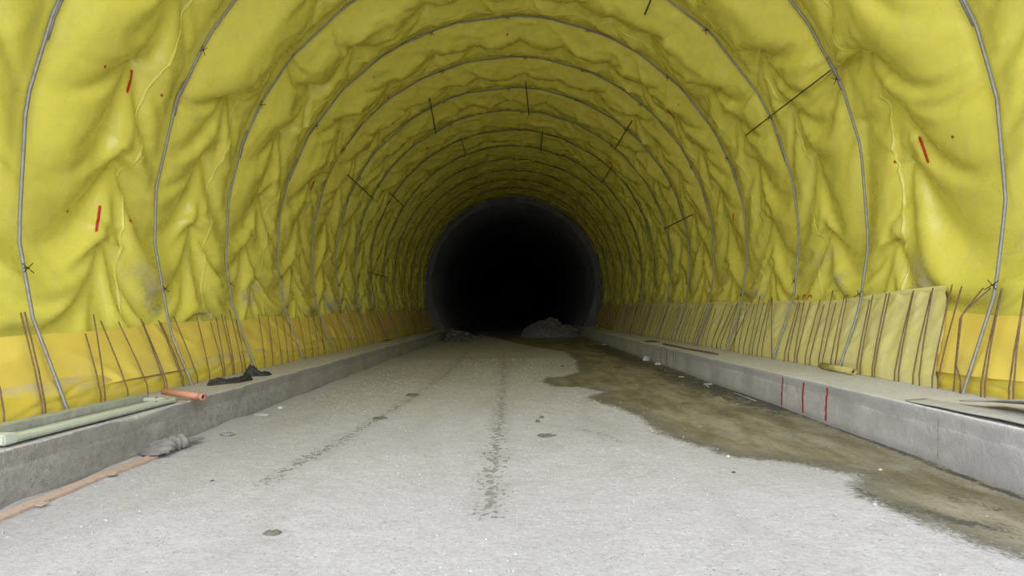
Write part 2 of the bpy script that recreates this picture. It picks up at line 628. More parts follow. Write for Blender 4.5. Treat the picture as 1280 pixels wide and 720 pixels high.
# ------------------------------------------------------------------ shotcrete shell behind the membrane
def shell(name, a0, a1, r, y0, y1, mat, bumpy=0.05, n=40, m=60, thick=0.35, lab=None):
    a = np.linspace(a0, a1, n); y = np.linspace(y0, y1, m)
    A, Y = np.meshgrid(a, y, indexing='ij')
    R = r + bumpy * fbm(A * 5, Y * 0.8, 3)
    X = R * np.sin(A); Z = ZC + R * np.cos(A)
    X2 = (r + thick) * np.sin(A); Z2 = ZC + (r + thick) * np.cos(A)
    V = np.concatenate([np.stack([X, Y, Z], -1).reshape(-1, 3), np.stack([X2, Y, Z2], -1).reshape(-1, 3)])
    f1 = grid_faces(n, m); f2 = grid_faces(n, m, True) + n * m
    idx = np.arange(n * m).reshape(n, m)
    rim = np.concatenate([idx[0, :], idx[1:, -1], idx[-1, -2::-1], idx[-2:0:-1, 0]])
    nx = np.roll(rim, -1)
    f3 = np.stack([rim, nx, nx + n * m, rim + n * m], -1)
    o = link_mesh(name, V, np.concatenate([f1, f2, f3]), mat)
    return structure(o, lab)


shell('wall_left', -math.radians(122), -math.radians(60), 5.78, 2.6, 31.2, SHOT, lab='rough sprayed concrete left wall hidden behind the yellow membrane')
shell('wall_right', math.radians(60), math.radians(122), 5.78, 2.6, 31.2, SHOT, lab='rough sprayed concrete right wall hidden behind the yellow membrane')
shell('ceiling', -math.radians(60), math.radians(60), 5.78, 2.6, 31.2, SHOT, lab='rough sprayed concrete vault hidden behind the yellow membrane')

# finished concrete lining beyond the membrane
YL = 31.2


def lining():
    a = np.linspace(-math.radians(140), math.radians(140), 90)
    ys = [YL, YL]
    rows = []
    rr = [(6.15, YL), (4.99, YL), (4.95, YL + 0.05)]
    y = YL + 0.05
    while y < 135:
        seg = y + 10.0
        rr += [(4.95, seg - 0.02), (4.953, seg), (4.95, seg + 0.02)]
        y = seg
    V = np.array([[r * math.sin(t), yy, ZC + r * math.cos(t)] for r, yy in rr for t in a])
    F = grid_faces(len(rr), len(a))
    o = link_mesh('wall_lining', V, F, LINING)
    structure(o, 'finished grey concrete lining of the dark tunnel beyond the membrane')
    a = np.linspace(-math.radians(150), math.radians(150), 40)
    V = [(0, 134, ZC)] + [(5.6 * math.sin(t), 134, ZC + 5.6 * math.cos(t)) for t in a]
    o = link_mesh('wall_far_cap', V, [(0, i, i + 1) for i in range(1, 40)] + [(0, 40, 1)], LINING, None, False)  # added cap, keeps sky light from entering the far end
    structure(o, 'added cap closing the dark tunnel against the sky light')
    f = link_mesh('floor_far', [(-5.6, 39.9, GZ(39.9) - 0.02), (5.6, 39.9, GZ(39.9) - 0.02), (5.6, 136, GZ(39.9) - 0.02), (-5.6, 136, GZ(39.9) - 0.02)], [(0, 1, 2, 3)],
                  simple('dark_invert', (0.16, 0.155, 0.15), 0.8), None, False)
    structure(f, 'dark invert of the lined tunnel')


lining()


# ------------------------------------------------------------------ kerbs
def kerb(side, mat, y0=0.6, y1=33.5):
    s = side
    xf = XF + (0.03 if s < 0 else -0.02)
    prof = [(xf, -0.12), (xf, 0.0), (xf + 0.004, 0.06), (xf + 0.006, 0.12), (xf + 0.008, 0.18), (xf + 0.010, 0.24), (xf + 0.012, 0.29),
            (xf + 0.012, 0.318), (xf + 0.020, 0.335), (xf + 0.021, 0.36), (xf + 0.022, 0.40), (xf + 0.024, 0.43), (xf + 0.030, 0.455), (xf + 0.050, 0.470), (xf + 0.08, KT)]
    prof += [(xf + 0.08 + (5.45 - xf - 0.08) * k / 22, KT) for k in range(1, 23)]
    prof += [(5.45, -0.12)]
    prof = np.array(prof)
    ys = y0 + (np.linspace(0, 1, 620) ** 1.5) * (y1 - y0)
    X = prof[:, 0][:, None] + 0 * ys[None]
    Z = prof[:, 1][:, None] + 0 * ys[None]
    Y = np.broadcast_to(ys[None], X.shape)
    L = np.cumsum(np.r_[0, np.hypot(*np.diff(prof, axis=0).T)])[:, None] + 0 * ys[None]
    amp = 1.0 if s < 0 else 0.45
    nz = fbm(L * 7 + 3, Y * 4, 2, 4)
    face = (np.arange(len(prof)) < 15)[:, None]
    X = X + amp * np.where(face, 0.035 * nz, 0)
    Z = Z + np.where(face & (Z > 0.44), amp * 0.045 * np.minimum(nz, 0.05), 0)
    Z = Z + np.where(~face & (X < 5.4), 0.012 * fbm(L * 4, Y * 3, 4, 4), 0)
    # spalled upper edge
    ch = np.clip(vn(Y * 2.3, Y * 0 + s * 3.3, 5) - 0.72, 0, 1) * amp
    edge = np.exp(-((np.arange(len(prof)) - 12.5) / 1.7) ** 2)[:, None]
    X = X + 0.16 * ch * edge
    Z = Z - 0.10 * ch * edge
    V = np.stack([s * X, Y, Z + GZ(Y)], -1)
    o = link_mesh('kerb_left' if s < 0 else 'kerb_right', V.reshape(-1, 3), grid_faces(len(prof), len(ys), s > 0), mat)
    structure(o, 'long cast concrete kerb along the %s side of the road' % ('left' if s < 0 else 'right'))
    return o, xf


kl, xfl = kerb(-1, KERB_L)
kr, xfr = kerb(1, KERB_R)
bvh_kr = BVHTree.FromPolygons([v.co for v in kr.data.vertices], [p.vertices for p in kr.data.polygons])
bvh_kl = BVHTree.FromPolygons([v.co for v in kl.data.vertices], [p.vertices for p in kl.data.polygons])


def kerb_z(x, y):
    b = bvh_kr if x > 0 else bvh_kl
    h = b.ray_cast(Vector((x, y, 2)), Vector((0, 0, -1)))
    return h[0].z if h[0] else KT + GZ(y)


# ------------------------------------------------------------------ membrane: a sheet relaxed under its own weight
TH = math.radians(111.5)


def pins_list():
    near = [(165, 63), (140, 190), (285, 104), (252, 186), (128, 291), (237, 276), (305, 292), (357, 52), (387, 97), (442, 48),
            (347, 152), (430, 137), (765, 15), (808, 32), (887, 95), (948, 53), (740, 105), (793, 137), (715, 137), (1085, 55),
            (1122, 113), (1050, 72), (1143, 193), (992, 125), (1080, 145), (1020, 183), (1120, 295)]
    P = []
    for p in near:
        q = px_shell(p[0], p[1], 5.50)
        th = math.atan2(q.x, q.z - ZC)
        if abs(th) < TH - 0.05:
            P.append((th * 5.5, q.y))
    near_p = list(P)
    r = random.Random(11)
    # one row of fixings in every bay between two hoops
    for k in range(len(HOOPS)):
        ya = HOOPS[k - 1] if k else Y0 - 0.9
        yb = HOOPS[k]
        rows = [(ya + 0.60 * (yb - ya))]
        if k == len(HOOPS) - 1:
            pass
        for yr in rows:
            if yr < Y0 + 0.05:
                continue
            s_ = -TH * 5.5 + r.uniform(0.9, 1.4)
            while s_ < TH * 5.5 - 0.9:
                y = yr + r.uniform(-0.09, 0.09)
                ss = s_ + r.uniform(-0.12, 0.12)
                if all(abs(ss - a) > 0.72 or abs(y - b) > 0.9 for a, b in near_p):
                    P.append((ss, y))
                s_ += 1.08
    return P


PINS = pins_list()
RCLIP = 5.58


def relax(P, L0, L1, dy, steps, iters, pin_i, pin_p, grav, bend=0.25):
    P = P.astype(np.float32)
    prev = P.copy()
    LD = math.hypot(L0, L1)

    def con(A, B, L, k, compress=1.0):
        d = B - A
        l = np.sqrt((d * d).sum(-1, keepdims=True)) + 1e-9
        e = (l - L) / l
        if compress < 1.0:
            e = np.where(e < 0, e * compress, e)
        d *= e * (0.5 * k)
        A += d
        B -= d

    def push(A, B, L, k):
        d = B - A
        l = np.sqrt((d * d).sum(-1, keepdims=True)) + 1e-9
        e = np.minimum((l - L) / l, 0)
        d *= e * (0.5 * k)
        A += d
        B -= d
    yy = P[0, :, 1]
    for st in range(steps):
        v = (P - prev) * 0.90
        prev = P.copy()
        P += v
        P[..., 2] -= grav
        for it in range(iters):
            con(P[0:-1:2], P[1::2], L0, 1.0, 0.9) if P.shape[0] % 2 == 0 else con(P[0:-1:2], P[1::2], L0, 1.0, 0.9)
            n = (P.shape[0] - 1) // 2
            con(P[1:1 + 2 * n:2][:P[2::2].shape[0]], P[2::2], L0, 1.0, 0.9)
            con(P[:, 0:-1:2], P[:, 1::2], L1, 1.0, 0.9)
            con(P[:, 1:-1:2], P[:, 2::2], L1, 1.0, 0.9)
            # shear
            con(P[0:-1:2, :-1], P[1::2, 1:], LD, 0.35, 0.3)
            con(P[0:-1:2, 1:], P[1::2, :-1], LD, 0.35, 0.3)
            con(P[1:-1:2, :-1], P[2::2, 1:], LD, 0.35, 0.3)
            con(P[1:-1:2, 1:], P[2::2, :-1], LD, 0.35, 0.3)
            if bend > 0:
                for q in (0, 1):
                    a = P[q::3]; 
                push(P[:-2:3][:P[2::3].shape[0]], P[2::3], 2 * L0 * 0.97, bend)
                push(P[1:-2:3][:P[3::3].shape[0]], P[3::3], 2 * L0 * 0.97, bend)
                push(P[2:-2:3][:P[4::3].shape[0]], P[4::3], 2 * L0 * 0.97, bend)
                push(P[:, :-2:3][:, :P[:, 2::3].shape[1]], P[:, 2::3], 2 * L1 * 0.97, bend)
                push(P[:, 1:-2:3][:, :P[:, 3::3].shape[1]], P[:, 3::3], 2 * L1 * 0.97, bend)
                push(P[:, 2:-2:3][:, :P[:, 4::3].shape[1]], P[:, 4::3], 2 * L1 * 0.97, bend)
            # contact with rock outside and hoops inside
            x = P[..., 0]; z = P[..., 2] - ZC; y = P[..., 1]
            r = np.sqrt(x * x + z * z)
            hd = np.min(np.abs(y[..., None] - HP), axis=-1) if it in (1, iters - 1) else None
            rmin = np.full_like(r, 5.05) + 0.30 * np.clip((y - 29.0) / 2.0, 0, 1)
            low = P[..., 2] < 1.75
            rmin = np.where(low, 5.36 + 0.13 * np.clip((1.75 - P[..., 2]) / 0.35, 0, 1), rmin)
            if hd is not None:
                rmin = np.maximum(rmin, RM - np.clip(5.4 / y, 0.17, 0.50) * np.clip(hd - 0.06, 0, 1))
            rn = np.clip(r, rmin, RCLIP)
            k = rn / r
            P[..., 0] = x * k
            P[..., 2] = z * k + ZC
            P[pin_i[:, 0], pin_i[:, 1]] = pin_p
            P[:, 0, 1] = yy[0]; P[:, -1, 1] = yy[-1]
            P[0] = edge0(P.shape[1], -1); P[-1] = edge0(P.shape[1], 1)
    return P


HP = np.array(HOOPS, dtype=np.float32)


def edge0(m, s):
    y = np.linspace(Y0, Y1, m)
    return np.stack([np.full(m, s * 5.50 * math.sin(TH)), y, np.full(m, ZC + 5.50 * math.cos(TH))], -1).astype(np.float32)


def resample(P, n, m):
    a = np.linspace(0, P.shape[0] - 1, n); b = np.linspace(0, P.shape[1] - 1, m)
    i = np.minimum(a.astype(int), P.shape[0] - 2); j = np.minimum(b.astype(int), P.shape[1] - 2)
    fa = (a - i)[:, None, None]; fb = (b - j)[None, :, None]
    Q = P[i][:, j] * (1 - fa) * (1 - fb) + P[i + 1][:, j] * fa * (1 - fb) + P[i][:, j + 1] * (1 - fa) * fb + P[i + 1][:, j + 1] * fa * fb
    return Q


def simulate():
    lev = [(0.12, 80, 8), (0.075, 40, 6), (0.052, 26, 5)]
    P = None
    for h, steps, iters in lev:
        n = int(2 * TH * 5.5 / h) | 1; m = int((Y1 - Y0) / h) | 1
        th = np.linspace(-TH, TH, n); y = np.linspace(Y0, Y1, m)
        if P is None:
            A, Y = np.meshgrid(th, y, indexing='ij')
            R = 5.50 - 0.08 * vn(A * 2.6 + 4, Y * 1.8 + 0.5 * np.sin(A * 3), 1) - 0.08 * vn(A * 3.5, Y * 3.4 + np.sin(A * 2.3), 2)
            P = np.stack([R * np.sin(A), Y, ZC + R * np.cos(A)], -1)
        else:
            P = resample(P, n, m)
            A, Y = np.meshgrid(th, y, indexing='ij')
            P[..., 0] += 0.004 * (rng.random(P.shape[:2]) - 0.5)
            P[..., 2] += 0.004 * (rng.random(P.shape[:2]) - 0.5)
        dth = 2 * TH * 5.5 / (n - 1); dy = (Y1 - Y0) / (m - 1)
        pi = []; pp = []
        for s_, yp in PINS:
            i = int(round((s_ / 5.5 + TH) / dth * 5.5)); j = int(round((yp - Y0) / dy))
            if 2 < i < n - 3 and 0 < j < m - 1:
                pi.append((i, j)); t = s_ / 5.5
                pp.append((5.54 * math.sin(t), yp, ZC + 5.54 * math.cos(t)))
        pi = np.array(pi); pp = np.array(pp, dtype=np.float32)
        P = relax(P, dth * 1.020, dy * 1.075, dy, steps, iters, pi, pp, 0.0016 * h / 0.1, 0.3 if h > 0.08 else 0.22)
    return P


import time as _t
_t0 = _t.time()
MP = simulate()
print('membrane', MP.shape, 'sim seconds', round(_t.time() - _t0, 1))
# one light smoothing pass rounds the grid-scale creases
MPs = MP.copy()
MPs[1:-1, 1:-1] = 0.68 * MP[1:-1, 1:-1] + 0.08 * (MP[:-2, 1:-1] + MP[2:, 1:-1] + MP[1:-1, :-2] + MP[1:-1, 2:])
MP = MPs
nI, nJ = MP.shape[:2]


def crease_detail(P):
    """fans of small pleats round the fixings and short sharp wrinkles"""
    A = np.arctan2(P[..., 0], P[..., 2] - ZC); S = A * 5.5; Y = P[..., 1]
    H = np.zeros(S.shape)
    r_ = random.Random(21)
    for s0, y0 in PINS:
        ds = S - s0; dy = Y - y0
        m = (np.abs(ds) < 1.5) & (np.abs(dy) < 1.2)
        if not m.any():
            continue
        a = ds[m]; b = dy[m]
        rho = np.hypot(a, b); phi = np.arctan2(b, a)
        k = r_.choice([2.5, 3.0, 3.5, 4.0]); p0 = r_.uniform(0, 6.28)
        fan = (1 - np.abs(np.sin(k * phi + p0 + 0.5 * np.sin(phi + p0)))) ** 2
        H[m] += 0.060 * fan * np.minimum(rho / 0.16, 1) * np.exp(-rho / 0.42)
        H[m] -= 0.05 * np.exp(-(rho / 0.09) ** 2)
    w1 = vn(S * 1.7 + 0.6 * np.sin(Y * 2.1), Y * 3.4 + 0.8 * np.sin(S * 1.3), 6)
    w2 = vn(S * 2.6 + Y * 1.9, Y * 5.5 - S * 1.1, 4)
    fn = np.clip((Y - 7.0) / 4.0, 0, 1)
    up = fn * np.clip((P[..., 2] - 3.5) / 2.0, 0, 1)
    w3 = vn(S * 0.8 + Y * 1.2, Y * 1.1 - S * 1.3, 5)
    H += up * 0.055 * (1 - np.abs(w3 - 0.5) * 2) ** 4
    H += (0.010 + 0.012 * fn) * (1 - np.abs(w1 - 0.5) * 2) ** 4 + 0.014 * fn * (1 - np.abs(w2 - 0.5) * 2) ** 5
    hd = np.min(np.abs(Y[..., None] - HP), axis=-1)
    # crimps where the sheet is squeezed behind a hoop
    crimp = (1 - np.abs(np.sin(S * 9.0 + 3 * vn(S * 1.1, Y * 0 + np.round(Y / 2), 2)))) ** 2 * (vn(S * 0.9, np.round(Y / 2.0) * 3.3, 1) > 0.5)
    H += 0.022 * crimp * np.exp(-((hd - 0.17) / 0.10) ** 2)
    H *= np.clip((hd - 0.03) / 0.12, 0, 1) * np.clip((P[..., 2] - 1.35) / 0.5, 0, 1)
    R = np.hypot(P[..., 0], P[..., 2] - ZC)
    Q = P.copy()
    Q[..., 0] *= (R - H) / R
    Q[..., 2] = ZC + (P[..., 2] - ZC) * (R - H) / R
    return Q


MP = crease_detail(MP).astype(np.float32)
memb = thing('waterproof_membrane', 'glossy creased yellow waterproofing membrane draped over the whole vault and both walls', 'membrane', (0, Y0, KT))
ygrid = np.linspace(Y0, Y1, nJ)
SEAMS = [h - 0.42 - 0.12 * ((i * 37) % 5) / 5 for i, h in enumerate(HOOPS)][1:]
cuts = [0] + [int(np.argmin(abs(ygrid - s))) for s in SEAMS] + [nJ - 1]
for a, b in zip(cuts[:-1], cuts[1:]):
    sub = MP[:, a:b + 1]
    link_mesh('membrane_sheet', sub.reshape(-1, 3), grid_faces(nI, b - a + 1), YEL, memb)
bvh_m = BVHTree.FromPolygons([Vector(v) for v in MP.reshape(-1, 3).tolist()], grid_faces(nI, nJ).tolist())


def inward(p):
    v = Vector((-p[0], 0, ZC - p[2]))
    return v.normalized()


for c in cuts[1:-1]:
    V = []
    w1 = 0.016
    for i in range(2, nI - 2):
        p = Vector(MP[i, c].tolist())
        q = Vector(MP[i, c + 1].tolist()) - Vector(MP[i, c - 1].tolist())
        q.normalize()
        n_ = inward(p)
        # standing welded flap with a wavy edge
        wob = 0.010 * math.sin(i * 0.9 + c) + 0.014 * (float(vn(i * 0.23, c * 0.7, 3)) - 0.5)
        V += [p + n_ * 0.002 - q * w1 * 1.3, p + n_ * (0.013 + wob * 0.3) - q * (0.006 - wob), p + n_ * (0.013 + wob * 0.3) + q * (0.004 + wob), p + n_ * 0.002 + q * w1]
    m = len(V) // 4
    link_mesh('weld_seam', [tuple(v) for v in V], grid_faces(m, 4), YEL, memb)


# red spray marks on the sheet
def on_membrane(px, py):
    d = px_ray(px, py).normalized()
    h = bvh_m.ray_cast(Vector((0, 0, EYE)), d)
    if h[0] is None:
        return px_shell(px, py, 5.45), inward(px_shell(px, py, 5.45))
    n_ = h[1]
    if n_.dot(d) > 0:
        n_ = -n_
    return h[0], n_


def paint_stroke(pxs, wpx, parent, mat=PAINT, hit=on_membrane, name='paint_mark'):
    pts = []
    for (x1, y1), (x2, y2) in zip(pxs[:-1], pxs[1:]):
        k = max(2, int(math.hypot(x2 - x1, y2 - y1) / 2))
        for i in range(k):
            pts.append((x1 + (x2 - x1) * i / k, y1 + (y2 - y1) * i / k))
    pts.append(pxs[-1])
    P3 = [hit(*p) for p in pts]
    V = []
    for i, (p, n_) in enumerate(P3):
        t = (P3[min(i + 1, len(P3) - 1)][0] - P3[max(i - 1, 0)][0]).normalized()
        sdir = t.cross(n_).normalized()
        ww = wpx * 0.5 * (p.y / FPX)
        if i in (0, len(P3) - 1):
            ww *= 0.55
        V += [p + n_ * 0.012 - sdir * ww, p + n_ * 0.014, p + n_ * 0.012 + sdir * ww]
    F = grid_faces(len(P3), 3)
    return link_mesh(name, [tuple(v) for v in V], F, mat, parent)


def paint_dot(px, py, rpx, parent):
    p, n_ = on_membrane(px, py)
    u = n_.orthogonal().normalized(); v = n_.cross(u)
    r = rpx * p.y / FPX
    V = [p + n_ * 0.009] + [p + n_ * 0.006 + (u * math.cos(a) + v * math.sin(a)) * r * (1 + 0.2 * math.sin(3 * a)) for a in [2 * math.pi * k / 12 for k in range(12)]]
    return link_mesh('paint_dot', [tuple(v_) for v_ in V], [(0, 1 + k, 1 + (k + 1) % 12) for k in range(12)], PAINT, parent)


for s_, wd in [([(164, 87), (163, 98), (158, 116)], 3.2), ([(125, 257), (123, 272), (120, 290)], 2.8),
               ([(1149, 171), (1154, 184), (1161, 204)], 2.7), ([(833, 135), (838, 141), (844, 148)], 2.2),
               ([(917, 266), (917, 276)], 2), ([(393, 226), (388, 237)], 2), ([(757, 199), (765, 205)], 1.6)]:
    paint_stroke(s_, wd, memb)
for p in [(131, 83, 1.9), (202, 119, 1.7), (84, 264, 1.9), (163, 276, 1.9), (1191, 171, 1.8), (1119, 202, 1.8), (467, 96, 1.2),
          (634, 43, 1.4), (485, 122, 1.3), (848, 131, 1.0), (534, 185, 1.5), (499, 332, 1.3)]:
    paint_dot(*p, memb)
# figures sprayed above the right skirt, cut off by the pale film, and a scrawl on the left
for s_ in [[(989, 371), (990, 372)], [(992, 371), (993, 372)], [(998, 368), (998, 373), (996, 373)], [(1004, 374), (1005, 369), (1008, 369), (1008, 374)],
           [(1010, 373), (1012, 369), (1014, 369), (1015, 373)]]:
    paint_stroke(s_, 1.5, memb)
for s_ in [[(424, 374), (427, 377), (430, 373)], [(427, 377), (425, 383), (427, 387), (430, 389), (429, 393), (427, 391), (426, 386)]]:
    paint_stroke(s_, 1.4, memb)


# ------------------------------------------------------------------ skirts along the foot of both walls
def wall_x(z, r):
    return np.sqrt(np.maximum(r * r - (np.maximum(z, 0.5) - ZC) ** 2, 0))


def skirt(side, name, label, y0, y1, seed):
    lab_loc = (side * 4.95, y0, KT)
    t = thing(name, label, 'membrane skirt', lab_loc)
    ny = int((y1 - y0) / 0.045)
    ys = np.linspace(y0, y1, ny)
    # amber sheet
    nt_ = 34
    T = np.linspace(0, 1, nt_)
    TT, YY = np.meshgrid(T, ys, indexing='ij')
    ztop = 1.30 + 0.05 * (vn(YY * 0.9, YY * 0 + seed, 1) - 0.5) * 2
    kt = KT + GZ(YY)
    zbot = kt + 0.215 + 0.07 * (vn(YY * 0.9, YY * 0 + 4, seed) - 0.5)
    Z = ztop + (zbot - ztop) * TT
    # diagonal tension folds
    ph = YY * 2.6 + TT * 1.6 * side + 0.6 * np.sin(YY * 1.7)
    fold = np.abs(vn(ph, TT * 1.1 + seed, 2) - 0.5) * 2
    fold2 = vn(YY * 4.5 - TT * 1.5, TT * 2.0, 3)
    off = 0.012 + 0.15 * (1 - fold) ** 2 * TT ** 0.8 * (1 - 0.6 * TT) + 0.055 * fold2 * TT * (1.2 - TT) + 0.03 * TT + 0.05 * TT ** 6
    X = wall_x(Z, 5.462) - off
    X = np.maximum(X, 4.90 + 0.36 * np.maximum(0, Z - kt - 0.16))
    link_mesh('amber_sheet', np.stack([side * X, YY, Z], -1).reshape(-1, 3), grid_faces(nt_, ny, side < 0), AMB, t)
    # welded lip at the top
    # bulging hem that rests on the kerb
    nk = 26
    K = np.linspace(0, 1, nk)
    KK, YY = np.meshgrid(K, ys, indexing='ij')
    kt = KT + GZ(YY)
    zc = kt + 0.32 + 0.09 * (vn(YY * 0.7, YY * 0 + 4, seed) - 0.5) * 2
    prot = 0.115 + 0.03 * (vn(YY * 1.1, YY * 0 + 9, seed) - 0.5) * 2
    zz = np.where(KK < 0.5, zc - (zc - kt - 0.19) * (KK / 0.5), kt + 0.19 - 0.20 * ((KK - 0.5) / 0.5))
    pr = np.where(KK < 0.5, 0.03 + (prot - 0.03) * np.sin(KK * math.pi) ** 0.9, prot - 0.03 * ((KK - 0.5) / 0.5) ** 2)
    cre = 0.028 * (1 - np.abs(vn(YY * 3.1 + KK * 2, KK * 2.2, 5) - 0.5) * 2) ** 2 + 0.012 * vn(YY * 9, KK * 4, 6)
    X = wall_x(zz, 5.462) * 0.3 + wall_x(kt + 0.15, 5.462) * 0.7 - pr + cre * np.sin(math.pi * np.clip(KK, 0.02, 0.98))
    X = np.maximum(X, 4.895 + 0.36 * np.maximum(0, zz - kt - 0.18)) + (0.03 if side > 0 else 0)
    link_mesh('rolled_hem', np.stack([side * X, YY, zz], -1).reshape(-1, 3), grid_faces(nk, ny, side < 0), HEM, t)
    return t


skirt(-1, 'membrane_skirt', 'amber yellow membrane strip lapped along the foot of the left wall', 2.9, 31.1, 2)
skirt(1, 'membrane_skirt', 'amber yellow membrane strip along the foot of the right wall, half behind pale film', 2.9, 31.1, 5)


def overlay():
    ya = px_side(1178, 357, 5.25).y
    yb = px_side(776, 380, 5.25).y
    t = thing('overlay_film', 'pale yellow loose film hung over the foot of the right wall behind the starter bars', 'film sheet', (4.9, ya, KT))
    ny = int((yb - ya) / 0.04)
    u = np.linspace(0, 1, ny)
    ys = ya + (yb - ya) * u
    nk = 60
    K = np.linspace(0, 1, nk)
    KK, YY = np.meshgrid(K, ys, indexing='ij')
    ztop = 1.60 - 0.17 * np.clip((YY - ya) / 2.6, 0, 1) + 0.015 * np.sin(YY * 2.1)
    kt = KT + GZ(YY)
    zz = ztop + (kt + 0.005 - ztop) * KK
    hem = np.exp(-((zz - kt - 0.19) / 0.13) ** 2) * 0.05 + 0.09 * np.clip((kt + 0.33 - zz) / 0.2, 0, 1)
    YY = YY - 0.36 * KK * np.exp(-(YY - ya) / 0.8)
    sw = vn(YY * 1.2, KK * 2.0, 7)
    pl = (1 - np.abs(vn(YY * 5.2 + KK * 0.8, KK * 0.6, 4) - 0.5) * 2) ** 2
    fin = (1 - np.abs(vn(YY * 8 - KK * 5, KK * 4 + YY, 2) - 0.5) * 2) ** 3
    off = 0.035 + 0.045 * pl * (0.3 + KK * 0.5) + 0.055 * sw * KK + hem + 0.02 * fin
    far = np.clip((YY - 20) / 6, 0, 1)
    X = wall_x(zz, 5.455) - off - 0.06 * KK * (KK < 2)
    X = np.maximum(X, 4.885 + 0.36 * np.maximum(0, zz - kt - 0.16))
    link_mesh('film', np.stack([X, YY, zz], -1).reshape(-1, 3), grid_faces(nk, ny), PALE, t)
    # folded strip along the upper border
    nb = 6
    B = np.linspace(0, 1, nb)
    BB, Y2 = np.meshgrid(B, ys, indexing='ij')
    zt = 1.60 - 0.17 * np.clip((Y2 - ya) / 2.6, 0, 1) + 0.015 * np.sin(Y2 * 2.1)
    z2 = zt + 0.01 - BB * 0.065
    X2 = wall_x(z2, 5.455) - 0.052 - 0.012 * np.sin(math.pi * BB) - 0.035 * (vn(Y2 * 5.2, Y2 * 0, 4) > 2)
    X2 = np.minimum(X2, wall_x(z2, 5.455) - 0.036)
    link_mesh('folded_border', np.stack([X2, Y2, z2], -1).reshape(-1, 3), grid_faces(nb, ny), PALE, t)


overlay()


# ------------------------------------------------------------------ hoops
def hoop(idx, y):
    r_ = random.Random(100 + idx)
    if idx == 0:
        lab = 'grey steel hoop nearest the tunnel mouth, outside the frame edges'
    else:
        lab = '%s grey steel support hoop into the tunnel, pressed against the yellow membrane' % ORD[idx - 1]
        if idx == 14:
            lab = 'grey steel support hoop deepest in the tunnel, just before the concrete lining'
    t = thing('support_hoop', lab, 'steel hoop', (0, y, KT), 'steel hoops holding the membrane')
    foot = math.acos((max(0.33, KT + GZ(y) - 0.01) - ZC) / RH)
    nv = 20
    verts_th = [-foot + 2 * foot * (k + (r_.uniform(-0.25, 0.25) if 0 < k < nv else 0)) / nv for k in range(nv + 1)]
    # bent in flats: a chain of nearly straight pieces lapped at the joints
    nseg = 5
    bounds = [-foot + 2 * foot * k / nseg for k in range(nseg + 1)]
    for k in range(1, nseg):
        bounds[k] += r_.uniform(-0.1, 0.1)
    wave = [(r_.uniform(0.008, 0.022), r_.uniform(2, 5), r_.uniform(0, 6)) for _ in range(2)]

    def P(th, dr=0.0, dy=0.0):
        q = sum(a * math.sin(f * th + p) for a, f, p in wave) * (1 - abs(th / foot) ** 4)
        tq = min(max(th, -foot), foot)
        k = 0
        while k < nv - 1 and verts_th[k + 1] < tq:
            k += 1
        a_, b_ = verts_th[k], verts_th[k + 1]
        f_ = (tq - a_) / (b_ - a_)
        # straight flat between two bends of the pipe
        X_ = math.sin(a_) * (1 - f_) + math.sin(b_) * f_
        Z_ = math.cos(a_) * (1 - f_) + math.cos(b_) * f_
        rr = RH + dr
        return Vector((rr * X_, y + q + dy, ZC + rr * Z_))
    for k in range(nseg):
        a = bounds[k] - (0.05 if k else 0); b = bounds[k + 1] + (0.05 if k < nseg - 1 else 0)
        n = max(6, int((b - a) / 0.05))
        dy = 0.017 * (k % 2)
        pl = [P(a + (b - a) * i / n, -0.004 * (k % 2), dy) for i in range(n + 1)]
        if k == 0:
            pl = [Vector((pl[0].x, pl[0].y, min(pl[0].z - 0.02, KT + GZ(y) - 0.02)))] + pl
        if k == nseg - 1:
            pl = pl + [Vector((pl[-1].x, pl[-1].y, min(pl[-1].z - 0.02, KT + GZ(y) - 0.02)))]
        V, F = tube(pl, 0.0175, 8)
        link_mesh('hoop_pipe', V, F, GALV if (idx < 8) else GALV_SHADED, t)
    if idx > 11:
        return
    angs = [-97, -59, -21, 2, 22, 41, 67, 100] if idx > 0 else []
    for a in angs:
        th = math.radians(a + r_.uniform(-3, 3))
        c = P(th, -0.02, 0.01)
        n_ = inward(c)
        tdir = Vector((math.cos(th), 0, -math.sin(th)))
        parts = []
        for sgn in (-1, 1):
            e = tdir * 0.055 * sgn + Vector((0, 1, 0)) * (0.045 + 0.02 * r_.random())
            parts.append(tube([c - e * 0.9 + n_ * 0.006, c + n_ * 0.012, c + e + n_ * (0.01 + 0.03 * r_.random())], 0.0045, 5))
        # wrap round the pipe
        ring = [c + n_ * -0.0 + (Vector((0, 1, 0)) * math.cos(q) + n_ * math.sin(q)) * 0.026 - n_ * 0.004 for q in [math.pi * 2 * j / 10 for j in range(11)]]
        parts.append(tube(ring, 0.004, 5))
        V, F = join(parts)
        link_mesh('wire_tie', V, F, WIRE, t)


for i, y in enumerate(HOOPS):
    if i > 0:
        hoop(i, y)

